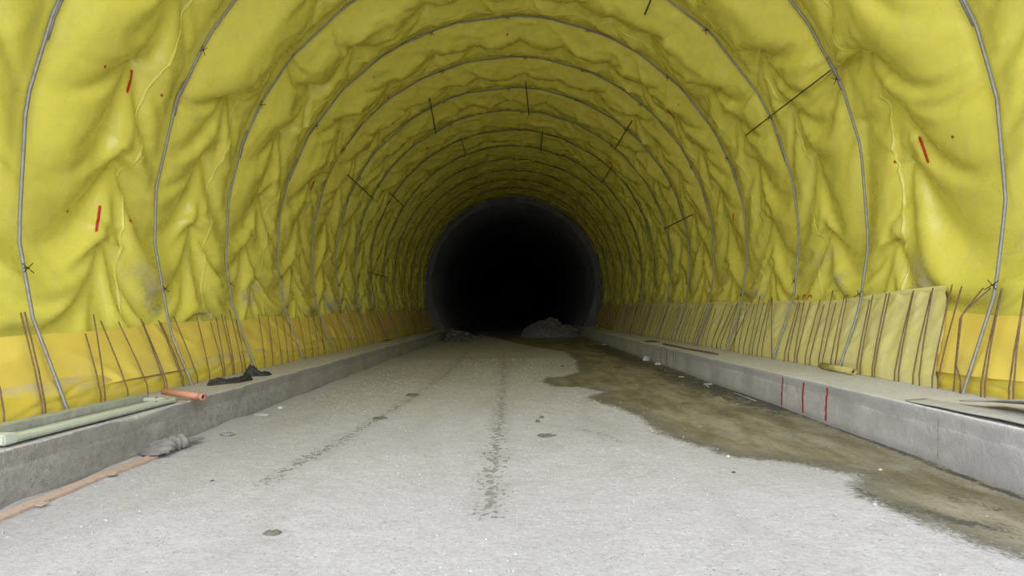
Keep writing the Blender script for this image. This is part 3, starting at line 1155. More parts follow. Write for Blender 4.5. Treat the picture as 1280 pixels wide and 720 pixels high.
# straight bars tied across the hoops
cross = [((1038, 88), (932, 169), 'long dark bar jutting across the second hoop at upper right, longest of the crossbars'),
         ((815, -4), (806, 18), 'dark bar at the top edge of the picture, right of the crown'),
         ((537, 123), (545, 167), 'dark bar across the hoops at upper left of the crown, nearer of the two there'),
         ((657, 102), (661, 143), 'dark bar across the hoops at the very crown'),
         ((790, 151), (768, 187), 'dark slanting bar across the hoops at upper right of the crown'),
         ((576, 172), (582, 192), 'short dark bar deeper in, left of the crown'),
         ((678, 164), (676, 191), 'short dark bar deeper in, just right of the crown'),
         ((765, 208), (752, 229), 'short dark slanting bar deeper in, on the right haunch'),
         ((435, 219), (467, 249), 'dark slanting bar across the hoops on the left haunch'),
         ((487, 241), (505, 258), 'short dark slanting bar deeper in on the left haunch'),
         ((461, 340), (485, 347), 'short dark bar lying almost level low on the left wall'),
         ((866, 268), (830, 286), 'dark nearly level bar on the right wall')]
for a, b, lab in cross:
    for step in range(14):
        # come inwards until the sheet no longer swallows the bar
        rb = RH - 0.05 - 0.03 * step
        A = px_shell(a[0], a[1], rb); B = px_shell(b[0], b[1], rb)
        ok = True
        for q in range(9):
            P_ = A.lerp(B, q / 8); d_ = P_ - Vector((0, 0, EYE))
            h_ = bvh_m.ray_cast(Vector((0, 0, EYE)), d_.normalized())
            if h_[0] is not None and h_[3] < d_.length + 0.01:
                ok = False
        if ok:
            break
    V, F = tube([A, A.lerp(B, 0.5), B], 0.011 if A.y < 9 else 0.016, 7)
    o = link_mesh('crossbar', V, F, DARKBAR)
    tag(o, lab, 'steel bar', 'dark crossbars on the vault')


# ------------------------------------------------------------------ starter bars standing on the kerbs
def bar_mesh(base, top, bend=None, r=0.0078, low_kink=True):
    base = Vector(base); top = Vector(top)
    pts = [base + Vector((0, 0, -0.03)), base]
    if low_kink:
        k = base + Vector(((top.x - base.x) * 0.03, (top.y - base.y) * 0.05, 0.13))
        pts += [base.lerp(k, 0.6), k]
    last = pts[-1]
    if bend is not None:
        for b in bend:
            pts += [last.lerp(Vector(b), 0.5), Vector(b)]
            last = Vector(b)
    sag = Vector((0, 0.012, 0))
    pts += [last.lerp(top, 0.35) + sag, last.lerp(top, 0.7) + sag * 0.6, top]
    return tube(pts, r, 6)


def place_bar(side, by, ty, tz, bx=4.84, tx=None, bend=None, extra=''):
    """one bar: foot at distance by, top at distance ty and height tz"""
    if tx is None:
        tx = float(wall_x(np.array(tz), 5.33)) - 0.01
    z0 = kerb_z(side * bx, by)
    V, F = bar_mesh((side * bx, by, z0), (side * tx, ty, tz), bend)
    return dict(V=V, F=F, side=side, y=by, extra=extra)


bars = []


def manual(side, top, basex, bend=None, extra=''):
    bx = 4.83 + 0.03 * random.random()
    # foot on the kerb line
    d = px_ray(basex, VY + 0.21 * abs(basex - VX))
    by = side * bx / d.x
    tx = 5.17
    T = px_side(top[0], top[1], side * tx)
    tz = min(max(T.z, 1.15), 1.62)
    if abs(T.y - by) > 0.6:
        T.y = by + math.copysign(0.6, T.y - by)
    b3 = None
    if bend:
        b3 = [px_side(q[0], q[1], side * (4.9 + 0.05 * i)) for i, q in enumerate(bend)]
        b3 = [(v.x, v.y, v.z) for v in b3]
    bars.append(place_bar(side, by, T.y, tz, bx, tx, b3, extra))


for tp, bx in [((-12, 445), 5), ((26, 391), 53), ((31, 390), 57), ((107, 417), 126), ((117, 393), 131), ((126, 401), 160), ((148, 402), 185),
               ((176, 399), 206), ((178, 402), 209), ((198, 400), 228), ((201, 403), 230), ((217, 395), 247), ((246, 396), 262),
               ((263, 402), 279), ((270, 396), 281), ((277, 393), 291), ((281, 395), 293), ((287, 387), 303), ((295, 399), 307),
               ((323, 392), 331), ((335, 394), 341), ((344, 394), 352), ((353, 393), 360), ((360, 393), 367), ((373, 394), 382),
               ((384, 394), 391), ((392, 395), 398), ((400, 397), 405)]:
    manual(-1, tp, bx)
for tp, bx in [((1284, 345), 1261), ((1282, 350), 1267), ((1252, 361), 1231), ((1251, 364), 1226), ((1202, 358), 1172), ((1190, 355), 1165), ((1166, 360), 1149), ((1164, 365), 1141),
               ((1142, 363), 1123), ((1141, 365), 1118), ((1112, 366), 1093), ((1108, 367), 1090), ((1091, 369), 1075), ((1087, 375), 1071),
               ((1059, 369), 1044), ((1056, 368), 1038), ((1045, 378), 1028), ((1041, 363), 1023), ((1030, 381), 1012), ((1025, 375), 1006),
               ((1013, 377), 996), ((1005, 377), 993), ((1000, 378), 985), ((998, 377), 980), ((964, 372), 965), ((965, 371), 952), ((961, 375), 946),
               ((955, 378), 940), ((950, 371), 936), ((943, 380), 929), ((934, 379), 923), ((927, 380), 917)]:
    manual(1, tp, bx)
manual(1, (1229, 360), 1192, bend=[(1194, 458), (1200, 398)], extra='bent')
manual(1, (1238, 360), 1200, bend=[(1195, 456), (1202, 394)], extra='bent')
r_ = random.Random(5)
y = 13.2
while y < 30.6:
    bars.append(place_bar(-1, y, y - r_.uniform(-0.02, 0.35), r_.uniform(1.30, 1.42), 4.83 + r_.uniform(0, .04)))
    y += r_.uniform(0.28, 0.50)
y = 11.5
while y < 30.2:
    bars.append(place_bar(1, y, y - r_.uniform(-0.05, 0.40), r_.uniform(1.25, 1.45), 4.83 + r_.uniform(0, .04)))
    y += r_.uniform(0.20, 0.40)

bars.sort(key=lambda b: (b['side'], b['y']))
names_h = {i: ORD[i - 1] for i in range(1, 15)}
cnt = {}
# number the bars inside each bay between two hoops
for b in bars:
    h = sum(1 for q in HOOPS[1:] if q < b['y'])
    b['bay'] = h
    cnt.setdefault((b['side'], h), []).append(b)
for b in bars:
    L = cnt[(b['side'], b['bay'])]
    k = L.index(b)
    sd = 'left' if b['side'] < 0 else 'right'
    if b['bay'] == 0:
        where = 'from the camera, before the first hoop, %s kerb' % sd
    elif b['bay'] >= 14:
        where = 'past the last hoop on the %s kerb' % sd
    else:
        where = 'beyond the %s hoop on the %s kerb' % (names_h[b['bay']], sd)
    kind = 'sharply bent rusty starter bar' if b['extra'] == 'bent' else 'rusty starter bar'
    lab = '%s %s %s' % (ORD[k] if k < len(ORD) else 'another', kind, where)
    o = link_mesh('starter_bar', b['V'], b['F'], RUST)
    tag(o, lab, 'steel bar', 'starter bars on the %s kerb' % sd)


# ------------------------------------------------------------------ paint and drips on the right kerb face
def on_kerb(px, py):
    d = px_ray(px, py).normalized()
    b = bvh_kr if px > VX else bvh_kl
    h = b.ray_cast(Vector((0, 0, EYE)), d)
    if h[0] is None:
        p = px_side(px, py, XF if px > VX else -XF)
        return p, Vector((-1 if px > VX else 1, 0, 0))
    n_ = h[1]
    if n_.dot(d) > 0:
        n_ = -n_
    return h[0], Vector((-1 if px > VX else 1, 0, 0.05)).normalized()


def kerb_line(px, y0, y1, wd, mat, nm='paint_line'):
    # keep to the vertical face
    d = px_ray(px, (y0 + y1) / 2)
    yy = xfr / d.x
    n = 10
    V = []
    zt, zb = 0.43, 0.02
    for i in range(n + 1):
        z = zt + (zb - zt) * i / n + GZ(yy)
        h = bvh_kr.ray_cast(Vector((2.5, yy, z)), Vector((1, 0, 0)))
        x = (h[0].x if h[0] else xfr) - 0.004
        j = 0.004 * math.sin(i * 1.9 + px)
        w_ = wd * (1 + 0.2 * math.sin(i * 2.3))
        V += [(x, yy - w_ + j, z), (x - 0.001, yy + j, z), (x, yy + w_ + j, z)]
    o = link_mesh(nm, V, grid_faces(n + 1, 3), mat, kr)
    return o


PAINT3 = simple('worn_red_paint', (0.42, 0.045, 0.06), 0.8, 0, 0.3, 20)
for px, wd, m in [(977, .016, PAINT2), (1003, .018, PAINT3), (1032, .018, PAINT3), (826, .02, PAINT2), (833, .02, PAINT2), (841, .012, PAINT2)]:
    kerb_line(px, 440 if px < 900 else 490, 455 if px < 900 else 510, wd, m)
for px in (771, 805):
    kerb_line(px, 425, 440, 0.02, WHITEDRIP, 'white_drip')
# casting joints in the kerb faces
for bv, side, pxs in ((bvh_kl, -1, (105, 301, 392, 470)), (bvh_kr, 1, (984, 1174, 880))):
    for px in pxs:
        d = px_ray(px, VY + 0.33 * abs(px - VX))
        yy = side * XF / d.x
        V = []
        for i in range(9):
            z = 0.39 - 0.36 * i / 8 + GZ(yy)
            h = bv.ray_cast(Vector((side * 2.5, yy, z)), Vector((side, 0, 0)))
            x = (abs(h[0].x) if h[0] else XF) - 0.003
            w_ = 0.004 + 0.003 * math.sin(i * 2.1 + px)
            V += [(side * x, yy - w_, z), (side * (x - 0.001), yy + 0.004 * math.sin(i), z), (side * x, yy + w_, z)]
        link_mesh('casting_joint', V, grid_faces(9, 3, side < 0), simple('joint_grout', (0.36, 0.34, 0.31), 0.9), kl if side < 0 else kr)
# ------------------------------------------------------------------ things on the left kerb
def left_panel():
    A = px_floor(40, 549, KT); B = px_floor(222, 497, KT + 0.04)      # near long edge
    A = Vector((-4.02, 4.10, 0)); 
    A.z = KT + GZ(A.y) + 0.022
    B = Vector((-3.98, 6.05, KT + GZ(6.05) + 0.016))
    u = (B - A).normalized(); L = (B - A).length
    v = Vector((-u.y, u.x, 0)).normalized()
    Z = Vector((0, 0, 1))
    t = thing('formwork_tray', 'long pale green painted tray with raised lips lying on the left kerb', 'formwork panel', (A.x, A.y, KT))
    W = 0.52

    def bar(o0, u0, u1, v0, v1, z0, z1, name, mat, bev=0.006):
        c = A + u * (u0 + u1) / 2 + v * (v0 + v1) / 2 + Z * (z0 + z1) / 2
        V, F = box_pts(c, u * (u1 - u0) / 2, v * (v1 - v0) / 2, Z * (z1 - z0) / 2, bev)
        return link_mesh(name, V, F, mat, t, False)
    bar(0, 0.0, L, 0.0, W, 0.0, 0.018, 'tray_floor', GREEND)
    bar(0, 0.02, L - 0.05, 0.0, 0.13, 0.018, 0.050, 'near_lip', GREEN)
    bar(0, -0.02, L, W - 0.17, W, 0.018, 0.085, 'far_lip', GREEND)
    e = bar(0, -0.10, 0.02, -0.02, 0.30, 0.0, 0.085, 'end_block', GREEN, 0.012)
    b2 = bar(0, L - 0.10, L - 0.04, 0.13, 0.36, 0.018, 0.06, 'end_block', GREEN, 0.008)
    for k, (uu, vv) in enumerate([(L - 0.30, 0.05), (L - 0.12, 0.05), (L - 0.09, 0.2)]):
        c = A + u * uu + v * vv + Z * (0.051 if vv < 0.1 else 0.061)
        V, F = tube([c - Z * 0.004, c + Z * 0.002], 0.014, 12)
        link_mesh('bolt_hole', V, F, HOLE_SHADE, t, False)  # black disc, the shade of a hole as colour


left_panel()


def orange_pipe():
    A = px_floor(204, 492, KT + 0.075); B = px_floor(254, 494, KT + 0.075)
    A.z = KT + GZ(A.y) + 0.10; B.z = KT + GZ(B.y) + 0.055
    t = thing('orange_pipe', 'short orange plastic pipe lying across the far end of the green tray', 'pipe', (A.x, A.y, KT))
    # hollow pipe wall
    ax = (B - A).normalized()
    s1 = ax.cross(Vector((0, 0, 1))).normalized(); s2 = ax.cross(s1)
    prof = [(0, .030), (0, .037), (1, .037), (1, .030), (0, .030)]
    V = []; n = 20
    for q, rr in prof:
        c = A.lerp(B, q)
        for k in range(n):
            a = 2 * math.pi * k / n
            V.append(c + (s1 * math.cos(a) + s2 * math.sin(a)) * rr)
    F = []
    for i in range(4):
        for k in range(n):
            F.append((i * n + k, i * n + (k + 1) % n, (i + 1) * n + (k + 1) % n, (i + 1) * n + k))
    link_mesh('pipe_wall', V, F, ORANGE, t)
    c0 = A.lerp(B, 0.93); c1 = B + ax * 0.012
    V = []
    for c, rr in ((c0, .037), (c0, .044), (c1, .044), (c1, .031)):
        for k in range(n):
            a = 2 * math.pi * k / n
            V.append(c + (s1 * math.cos(a) + s2 * math.sin(a)) * rr)
    F = [(i * n + k, i * n + (k + 1) % n, (i + 1) * n + (k + 1) % n, (i + 1) * n + k) for i in range(3) for k in range(n)]
    link_mesh('pipe_collar', V, F, ORANGE, t)
    V, F = tube([A.lerp(B, 0.5), A.lerp(B, 0.97)], 0.0295, 16)
    link_mesh('bore_shade', V, F, HOLE_SHADE, t)  # black plug, shade inside the pipe put into its colour


orange_pipe()


def crumple(name, label, cat, c, L, W, H, ang, mat, seed, group=None):
    """lumpy pile of folded sheet: closed body with sharp folds"""
    n, m = 70, 40
    a = np.linspace(0, 1, n); b = np.linspace(0, 1, m)
    A, B = np.meshgrid(a, b, indexing='ij')
    wid = W * (np.sin(math.pi * A) ** 0.35) * (0.75 + 0.5 * vn(A * 4, A * 0 + seed, 1))
    th = B * math.pi
    hh = H * (np.sin(math.pi * A) ** 0.4) * (0.45 + 0.9 * vn(A * 5 + 3, A * 0 + seed, 2))
    f = 1 + 0.55 * (1 - np.abs(vn(A * 6 + B * 3, B * 5 + seed, 3) - .5) * 2) ** 3 - 0.35 * vn(A * 14, B * 9, 4)
    X = (A - 0.5) * L + 0.03 * (vn(B * 4, A * 4, 5) - .5)
    Y = -np.cos(th) * wid * 0.5 + 0.03 * np.sin(A * 7 + seed)
    Z = np.sin(th) * hh * f
    ca, sa = math.cos(ang), math.sin(ang)
    V = np.stack([c[0] + X * ca - Y * sa, c[1] + X * sa + Y * ca, c[2] + Z], -1).reshape(-1, 3)
    o = link_mesh(name, V, grid_faces(n, m), mat)
    return tag(o, label, cat, group)


for a, b, W, H, lab, sd in [((264, 482), (312, 475), 0.30, 0.12, 'larger crumpled black rubber sheet on the left kerb edge, nearer the camera', 1),
                            ((306, 471), (337, 468), 0.30, 0.13, 'smaller crumpled black rubber sheet on the left kerb, farther from the camera', 6)]:
    A = px_floor(*a, KT); B = px_floor(*b, KT)
    c = (A + B) / 2
    crumple('rubber_sheet', lab, 'rubber sheet', (c.x, c.y, kerb_z(c.x, c.y) - 0.004), (B - A).length * 1.1, W, H,
            math.atan2(B.y - A.y, B.x - A.x), RUBBER, sd, 'black rubber sheets on the left kerb')
for px, py, lab in [(482, 426, 'small dark scrap lying on the far part of the left kerb')]:
    c = px_floor(px, py, KT)
    crumple('rubber_scrap', lab, 'rubber scrap', (c.x, c.y, kerb_z(c.x, c.y) - 0.004), 0.9, 0.25, 0.03, 1.3, RUBBER, 3)
c = px_floor(400, 440, KT)
V, F = rock((c.x - 0.2, c.y, KT + GZ(c.y) + 0.03), 0.07, 0.05, 0.035, 5)
tag(link_mesh('white_lump', V, F, WHITE, None, False), 'small white lump on the left kerb below the yellow hem', 'stone')


def batten():
    xs = -xfl + 0.10
    pts = [(-3.735, 2.6), (-3.72, 3.8), (-3.715, 4.5), (-3.70, 5.22)]
    V = []; n = 30
    for i in range(n + 1):
        q = i / n * (len(pts) - 1); k = min(int(q), len(pts) - 2); f_ = q - k
        x = pts[k][0] * (1 - f_) + pts[k + 1][0] * f_; y = pts[k][1] * (1 - f_) + pts[k + 1][1] * f_
        z = floor_z(x, y) + 0.035
        j = 0.004 * math.sin(i * 2.1)
        V += [(x - 0.035, y, z - 0.02), (x + 0.045 + j, y, z - 0.035), (x + 0.047 + j, y, z - 0.012), (x - 0.033, y, z + 0.006)]
    F = []
    for i in range(n):
        for k in range(4):
            F.append((i * 4 + k, i * 4 + (k + 1) % 4, (i + 1) * 4 + (k + 1) % 4, (i + 1) * 4 + k))
    F += [(3, 2, 1, 0), (n * 4, n * 4 + 1, n * 4 + 2, n * 4 + 3)]
    t = thing('wooden_batten', 'long raw wooden batten lying at the foot of the left kerb', 'plank', (-3.72, 3.8, 0))
    link_mesh('plank', V, F, WOOD, t, False)
    for k, (y, dx) in enumerate([(3.92, 0.06), (4.62, 0.05)]):
        Vv, Ff = box_pts((-3.66 + dx * 0.3, y, 0.045), (0.02, 0.012, -0.006), (-0.006, 0.035, 0), (0, 0, 0.004), 0.001)
        link_mesh('wood_splinter', Vv, Ff, WOOD, t, False)


batten()


def tied_sack():
    A = px_floor(178, 577, 0.0); B = px_floor(250, 556, 0.0)
    t = thing('knotted_sack', 'grey dusty knotted sack lying by the left kerb at the end of the batten', 'sack', (A.x, A.y, 0))
    ax = (B - A).normalized(); L = (B - A).length
    sd = Vector((ax.y, -ax.x, 0))

    def loft(name, prof, n=28):
        V = []
        for i, (u, off, wd, h, z) in enumerate(prof):
            c = A + ax * (u * L) + sd * off
            for k in range(n):
                a = 2 * math.pi * k / n
                f_ = 1 + 0.10 * math.sin(a * 5 + i * 0.9) + 0.06 * math.sin(a * 9 - i)
                V.append((c.x + sd.x * math.cos(a) * wd * f_, c.y + sd.y * math.cos(a) * wd * f_, max(0.012, z + math.sin(a) * h * f_)))
        m = len(prof)
        F = [(i * n + k, i * n + (k + 1) % n, (i + 1) * n + (k + 1) % n, (i + 1) * n + k) for i in range(m - 1) for k in range(n)]
        F += [tuple(range(n - 1, -1, -1)), tuple(range((m - 1) * n, m * n))]
        return link_mesh(name, V, F, CLOTH, t)

    def smooth_prof(keys, n=26):
        ks = np.array(keys); q = np.linspace(0, 1, n)
        src = np.linspace(0, 1, len(keys))
        return [tuple(np.interp(x, src, ks[:, j]) for j in range(5)) for x in q]
    loft('sack_flap', smooth_prof([(0.0, 0.06, 0.08, 0.010, 0.05), (0.1, 0.04, 0.15, 0.022, 0.055), (0.25, 0.02, 0.16, 0.05, 0.055), (0.38, 0.0, 0.13, 0.075, 0.07), (0.50, 0.0, 0.075, 0.065, 0.065)]))
    loft('sack_knot', smooth_prof([(0.44, 0.0, 0.05, 0.05, 0.06), (0.52, 0.0, 0.10, 0.085, 0.07), (0.58, 0.01, 0.07, 0.06, 0.06), (0.62, 0.01, 0.10, 0.085, 0.07), (0.70, 0.01, 0.075, 0.06, 0.055), (0.75, 0.0, 0.04, 0.035, 0.05)]))
    loft('sack_tail', smooth_prof([(0.70, 0.01, 0.045, 0.03, 0.05), (0.85, 0.0, 0.04, 0.025, 0.045), (0.95, -0.01, 0.035, 0.02, 0.04), (1.08, -0.02, 0.03, 0.012, 0.035)]))
    V, F = rock(A + ax * (0.36 * L) - sd * 0.13 + Vector((0, 0, 0.10)), 0.13, 0.10, 0.055, 9, 3, 0.1)
    link_mesh('sack_corner', V, F, CLOTH, t)


tied_sack()

# ------------------------------------------------------------------ things on the right kerb
def film_roll():  # end face towards the road
    A = px_floor(1033, 459, KT + 0.05); B = px_floor(1074, 463, KT + 0.05)
    A = Vector((4.775, 7.95, 0)); B = Vector((4.735, 7.16, 0))
    A.z = kerb_z(A.x, A.y) + 0.053; B.z = kerb_z(B.x, B.y) + 0.053
    t = thing('film_roll', 'small roll of dusty yellow film lying on the right kerb', 'film roll', (B.x, B.y, KT))
    ax = (B - A).normalized()
    s1 = ax.cross(Vector((0, 0, 1))).normalized(); s2 = Vector((0, 0, 1))
    V = []
    n = 70
    turns = 3.2
    for c, e in ((A, 0), (B, 1)):
        for k in range(n + 1):
            a = 2 * math.pi * turns * k / n
            rr = 0.017 + 0.034 * k / n
            V.append(c + (s1 * math.cos(a) + s2 * math.sin(a)) * rr + ax * (0.004 * math.sin(k * .5)))
    F = [(k, k + 1, n + 1 + k + 1, n + 1 + k) for k in range(n)]
    o = link_mesh('rolled_film', V, F, ROLLY, t)
    md = o.modifiers.new('thickness', 'SOLIDIFY'); md.thickness = 0.004
    V, F = tube([A.lerp(B, 0.05), A.lerp(B, 0.97)], 0.040, 16)
    link_mesh('core_shade', V, F, HOLE_SHADE, t)  # black filler painted for the shade between the turns of film


film_roll()


def board(name, label, corners, th, warp, parts=('board',)):
    """thin warped board from four top corners"""
    n, m = 26, 14
    c = [Vector(q) for q in corners]
    V = []
    for lay in (0, 1):
        for i in range(n):
            for j in range(m):
                u = i / (n - 1); v = j / (m - 1)
                p = c[0].lerp(c[1], u).lerp(c[3].lerp(c[2], u), v)
                j1 = 0.012 * (float(vn(u * 9, v * 9 + len(label), 3)) - 0.5)
                edge = 0.01 * math.sin(u * 21) * (1 - v) ** 3
                V.append((p.x - edge, p.y, p.z + GZ(p.y) + warp(u, v) + j1 * 0.3 - lay * th))
    g0 = grid_faces(n, m)
    f = np.concatenate([g0[:, ::-1], g0 + n * m])
    idx = np.arange(n * m).reshape(n, m)
    rim = np.concatenate([idx[0, :], idx[1:, -1], idx[-1, -2::-1], idx[-2:0:-1, 0]])
    nx = np.roll(rim, -1)
    f3 = np.stack([rim, nx, nx + n * m, rim + n * m], -1)
    return link_mesh(name, V, np.concatenate([f, f3]), BOARD, None, True)


zk = KT + 0.006
o = board('flat_board', '', [(3.95, 3.2, zk + .035), (3.90, 5.12, zk + .028), (4.16, 5.22, zk + .018), (4.62, 3.2, zk + .03)], 0.014,
          lambda u, v: 0.008 * math.sin(u * 4))
tag(o, 'flat dusty board lying along the front edge of the right kerb', 'board')
o = board('warped_board', '', [(4.12, 3.0, zk + .34), (4.22, 4.86, zk + .055), (4.62, 4.80, zk + .05), (4.76, 3.0, zk + .14)], 0.012,
          lambda u, v: 0.02 * math.sin(u * 3.1) * (1 - v))
tag(o, 'warped dusty board with lifted front edge, lying over the flat board on the right kerb', 'board')

c = px_floor(814, 427, KT)
zl = kerb_z(c.x, c.y)
V, F = tube([(c.x, c.y, zl - 0.004), (c.x, c.y, zl + 0.012)], 0.30, 24)
V = [Vector((c.x + (v.x - c.x) * (0.75 + 0.1 * math.sin(i)), c.y + (v.y - c.y) * 1.2, v.z)) for i, v in enumerate(V)]
tag(link_mesh('dark_patch', V, F, DAMP, None, False), 'dark round lid lying flat on the right kerb', 'lid')
A = px_floor(829, 431, KT); B = px_floor(896, 444, KT)
pts = [A.lerp(B, k / 8) + Vector((0.03 * math.sin(k * 1.1), 0, 0.020)) for k in range(9)]
V, F = tube(pts, 0.022, 8)
tag(link_mesh('thin_hose', V, F, BROWN), 'thin brown hose lying along the right kerb beside the dark lid', 'hose')
c = px_floor(764, 411, KT)
V, F = rock((c.x - 0.1, c.y, kerb_z(c.x, c.y) + 0.02), 0.2, 0.2, 0.04, 3)
tag(link_mesh('dark_scrap', V, F, DAMP, None, False), 'small dark scrap on the far part of the right kerb', 'scrap')

# ------------------------------------------------------------------ loose stones and litter on the road
loose = [((808, 450), 0.13, 0.10, 0.10, WHITE, 'white_block', 'white lump of mortar at the foot of the right kerb, below a white drip', 'stone'),
         ((823, 455), 0.10, 0.08, 0.05, WHITE, 'white_stone', 'small white stone just nearer than the mortar lump by the right kerb', 'stone'),
         ((758, 431), 0.24, 0.10, 0.05, WHITE, 'white_scrap', 'white scrap at the far foot of the right kerb', 'scrap'),
         ((884, 480), 0.10, 0.05, 0.03, STONE, 'pale_chip', 'pale elongated chip in the dark gravel by the right kerb', 'stone'),
         ((851, 471), 0.07, 0.06, 0.025, STONE, 'pale_pebble', 'pale pebble on the mud right of the wet patch centre', 'stone'),
         ((283, 545), 0.10, 0.08, 0.025, STONED, 'flat_stone', 'flat grey stone on the road beyond the knotted sack', 'stone'),
         ((327, 521), 0.14, 0.08, 0.030, STONE, 'flat_stone', 'long pale flat stone near the left kerb, beyond the other flat one', 'stone'),
         ((350, 512), 0.06, 0.05, 0.03, WHITE, 'white_pebble', 'white pebble near the left kerb past the long flat stone', 'stone'),
         ((265, 602), 0.022, 0.016, 0.010, DAMP, 'dark_pebble', 'tiny dark pebble on the dry road at lower left', 'stone'),
         ((917, 591), 0.022, 0.016, 0.010, DAMP, 'dark_pebble', 'tiny dark pebble on the dry road near the mud edge at lower right', 'stone'),
         ((910, 571), 0.022, 0.018, 0.012, WHITE, 'white_pebble', 'white pebble right on the mud edge', 'stone'),
         ((1100, 586), 0.016, 0.014, 0.01, WHITE, 'white_pebble', 'white pebble in the mud near the right kerb', 'stone'),
         ((1094, 632), 0.018, 0.016, 0.012, WHITE, 'white_pebble', 'white pebble on the mud border at lower right', 'stone'),
         ((530, 431), 0.24, 0.16, 0.06, WHITE, 'white_block', 'pale lump at the far foot of the left kerb', 'stone'),
         ((703, 458), 0.05, 0.05, 0.02, DAMP, 'dark_pebble', 'small dark lump on the pale tongue of dry road', 'stone')]
for i, ((px, py), a, b, h, m, nm, lab, cat) in enumerate(loose):
    c = px_floor(px, py)
    V, F = rock((c.x, c.y, floor_z(c.x, c.y) + h * 0.35), a, b, h, 40 + i)
    tag(link_mesh(nm, V, F, m, None, False), lab, cat)


def patty(px, py, a, b, lab, seed):
    c = px_floor(px, py)
    n = 26
    z0 = floor_z(c.x, c.y)
    V = []
    for lev, (k, h) in enumerate([(1.0, -0.01), (0.93, 0.012), (0.7, 0.020), (0.35, 0.016)]):
        for i in range(n):
            t = 2 * math.pi * i / n
            r = 1 + 0.13 * math.sin(3 * t + seed) + 0.08 * math.sin(7 * t + seed * 2)
            V.append((c.x + a * k * r * math.cos(t), c.y + b * k * r * math.sin(t), z0 + h + 0.004 * math.sin(5 * t + lev)))
    V.append((c.x, c.y, z0 + 0.015))
    F = [(l * n + i, l * n + (i + 1) % n, (l + 1) * n + (i + 1) % n, (l + 1) * n + i) for l in range(3) for i in range(n)]
    F += [(3 * n + i, 3 * n + (i + 1) % n, 4 * n) for i in range(n)]
    return tag(link_mesh('mud_patty', V, F, MUD), lab, 'mud clod', 'flattened mud clods on the road')


MUD = simple('dark_mud', (0.17, 0.16, 0.13), 0.9, 0, 0.35, 25)
patty(683, 545, 0.105, 0.07, 'largest flattened dark mud clod in the middle of the road', 1)
patty(672, 527, 0.032, 0.05, 'small dark mud clod left of its neighbour, behind the largest clod', 2)
patty(677, 522, 0.032, 0.05, 'small dark mud clod right of its neighbour, behind the largest clod', 4)
patty(341, 667, 0.06, 0.03, 'faint mud clod low on the left of the road', 5)
patty(474, 523, 0.10, 0.10, 'dark mud clod in the left wheel track', 7)
patty(515, 494, 0.12, 0.13, 'dark mud clod farther along the left wheel track', 8)

# sticks and scraps in the gravel by the right kerb
stk = [((913, 491), (945, 502), 0.007, STONE, 'pale thin stick lying in gravel by the right kerb'),
       ((878, 478), (886, 484), 0.009, STONE, 'short pale stick near the right kerb, beyond the thin one'),
       ((903, 497), (922, 501), 0.007, BROWN, 'reddish brown twig in gravel by the right kerb'),
       ((852, 504), (866, 505), 0.008, BROWN, 'thin dark twig lying on the mud left of the gravel')]
for a, b, r, m, lab in stk:
    A = px_floor(*a); B = px_floor(*b)
    A.z = floor_z(A.x, A.y) + r + 0.004; B.z = floor_z(B.x, B.y) + r + 0.004
    V, F = tube([A, A.lerp(B, .3) + Vector((0.02, 0, .008)), A.lerp(B, .7) + Vector((-.01, 0, 0.005)), B], r, 6)
    tag(link_mesh('stick', V, F, m), lab, 'stick', 'sticks by the right kerb')


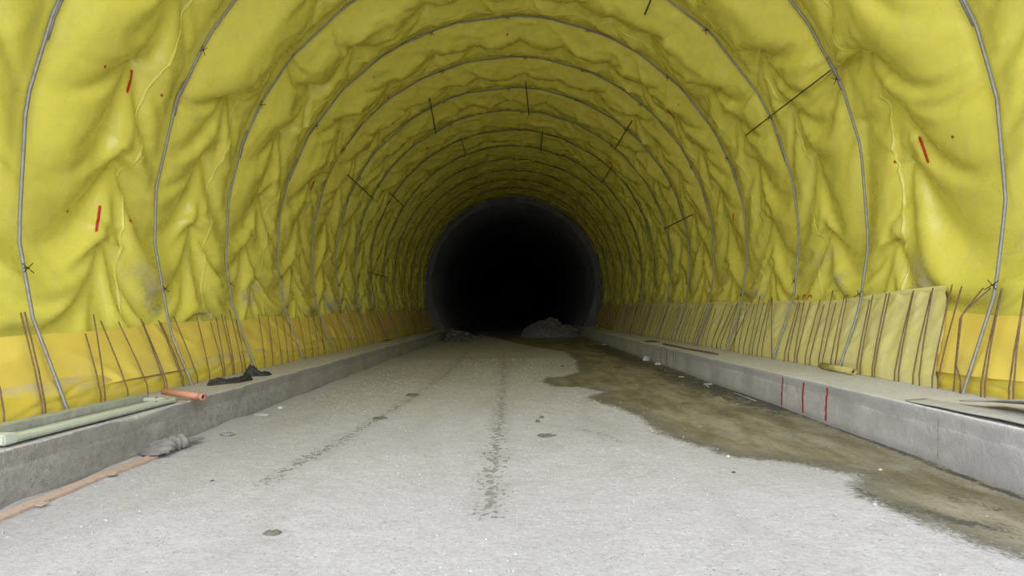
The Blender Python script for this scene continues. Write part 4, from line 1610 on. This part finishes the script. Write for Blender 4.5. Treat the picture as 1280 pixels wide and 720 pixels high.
def gravel():
    r = np.random.default_rng(9)
    base = np.array([[1, 0, 0], [-1, 0, 0], [0, 1, 0], [0, -1, 0], [0, 0, 1], [0, 0, -1]], float)
    tri = np.array([[0, 2, 4], [2, 1, 4], [1, 3, 4], [3, 0, 4], [2, 0, 5], [1, 2, 5], [3, 1, 5], [0, 3, 5]])
    VV = []; FF = []
    N = 14000
    y = 1.9 + r.random(N) ** 1.6 * 14
    x = (r.random(N) * 2 - 1) * 3.7
    keep = r.random(N) < np.where(x < -2.7, 1.0, 0.28 + 0.9 * (vn(x * 0.9, y * 0.9, 2) > 0.55))
    x, y = x[keep], y[keep]
    dry_ = signed_dist(x, y, wet_poly) < 0.05
    dry_ |= r.random(len(x)) < 0.12
    x, y = x[dry_], y[dry_]
    k = 0
    for xi, yi in zip(x, y):
        s_ = 0.003 + 0.011 * r.random() ** 4 + 0.0006 * max(0, yi - 4)
        b = base * (s_ * (0.6 + 0.8 * r.random((6, 1)))) * np.array([1, 1, 0.7])
        a = r.random() * 6.28
        ca, sa = math.cos(a), math.sin(a)
        b = np.stack([b[:, 0] * ca - b[:, 1] * sa, b[:, 0] * sa + b[:, 1] * ca, b[:, 2]], -1)
        VV.append(b + np.array([xi, yi, floor_z(xi, yi) + s_ * 0.25]))
        FF.append(tri + k); k += 6
    o = link_mesh('gravel', np.concatenate(VV), np.concatenate(FF), STONE, None, False)
    tag(o, 'fine pale gravel scattered over the road', 'gravel', None, 'stuff')


gravel()


def heap(label, cx, cy, rx, ry, h, seed, nrock):
    n = 70
    u = np.linspace(-1.25, 1.25, n)
    U, V_ = np.meshgrid(u, u, indexing='ij')
    R = np.sqrt(U ** 2 + V_ ** 2)
    Z = h * np.clip(1 - R ** 2, 0, 1) ** 0.7 * (0.7 + 0.9 * vn(U * 2.2 + seed, V_ * 2.2, 2)) + 0.25 * h * fbm(U * 6, V_ * 6, 3) * (R < 1.1)
    Z = np.where(R > 1, -0.05, Z)
    Z = Z + GZ(cy)
    VV = [np.stack([cx + U * rx, cy + V_ * ry, Z], -1).reshape(-1, 3)]
    FF = [tuple(f) for f in grid_faces(n, n, True).tolist()]
    k = n * n
    rr = random.Random(seed)
    verts = VV[0].tolist()
    for q in range(nrock):
        a = rr.uniform(0, 6.28); d = rr.random() ** 0.6 * 1.05
        uu, vv = math.cos(a) * d, math.sin(a) * d
        i = int(np.clip((uu + 1.25) / 2.5 * (n - 1), 0, n - 1)); j = int(np.clip((vv + 1.25) / 2.5 * (n - 1), 0, n - 1))
        s_ = rr.uniform(0.04, 0.15)
        RV, RF = rock((cx + uu * rx, cy + vv * ry, max(GZ(cy), float(Z[i, j])) + s_ * 0.2), s_ * rr.uniform(.7, 1.3), s_ * rr.uniform(.7, 1.3), s_ * rr.uniform(.5, .9), seed * 100 + q, 1)
        verts += [tuple(v) for v in RV]
        FF += [tuple(i_ + k for i_ in f) for f in RF]
        k += len(RV)
    o = link_mesh('rubble_heap', verts, FF, RUBBLE, None, False)
    return tag(o, label, 'rubble', None, 'stuff')


heap('larger heap of broken rubble at the right of the dark tunnel entrance', 2.1, 29.3, 1.75, 1.45, 0.72, 3, 240)
heap('low heap of rubble against the left kerb before the dark tunnel', -3.1, 28.0, 0.9, 2.4, 0.40, 4, 90)
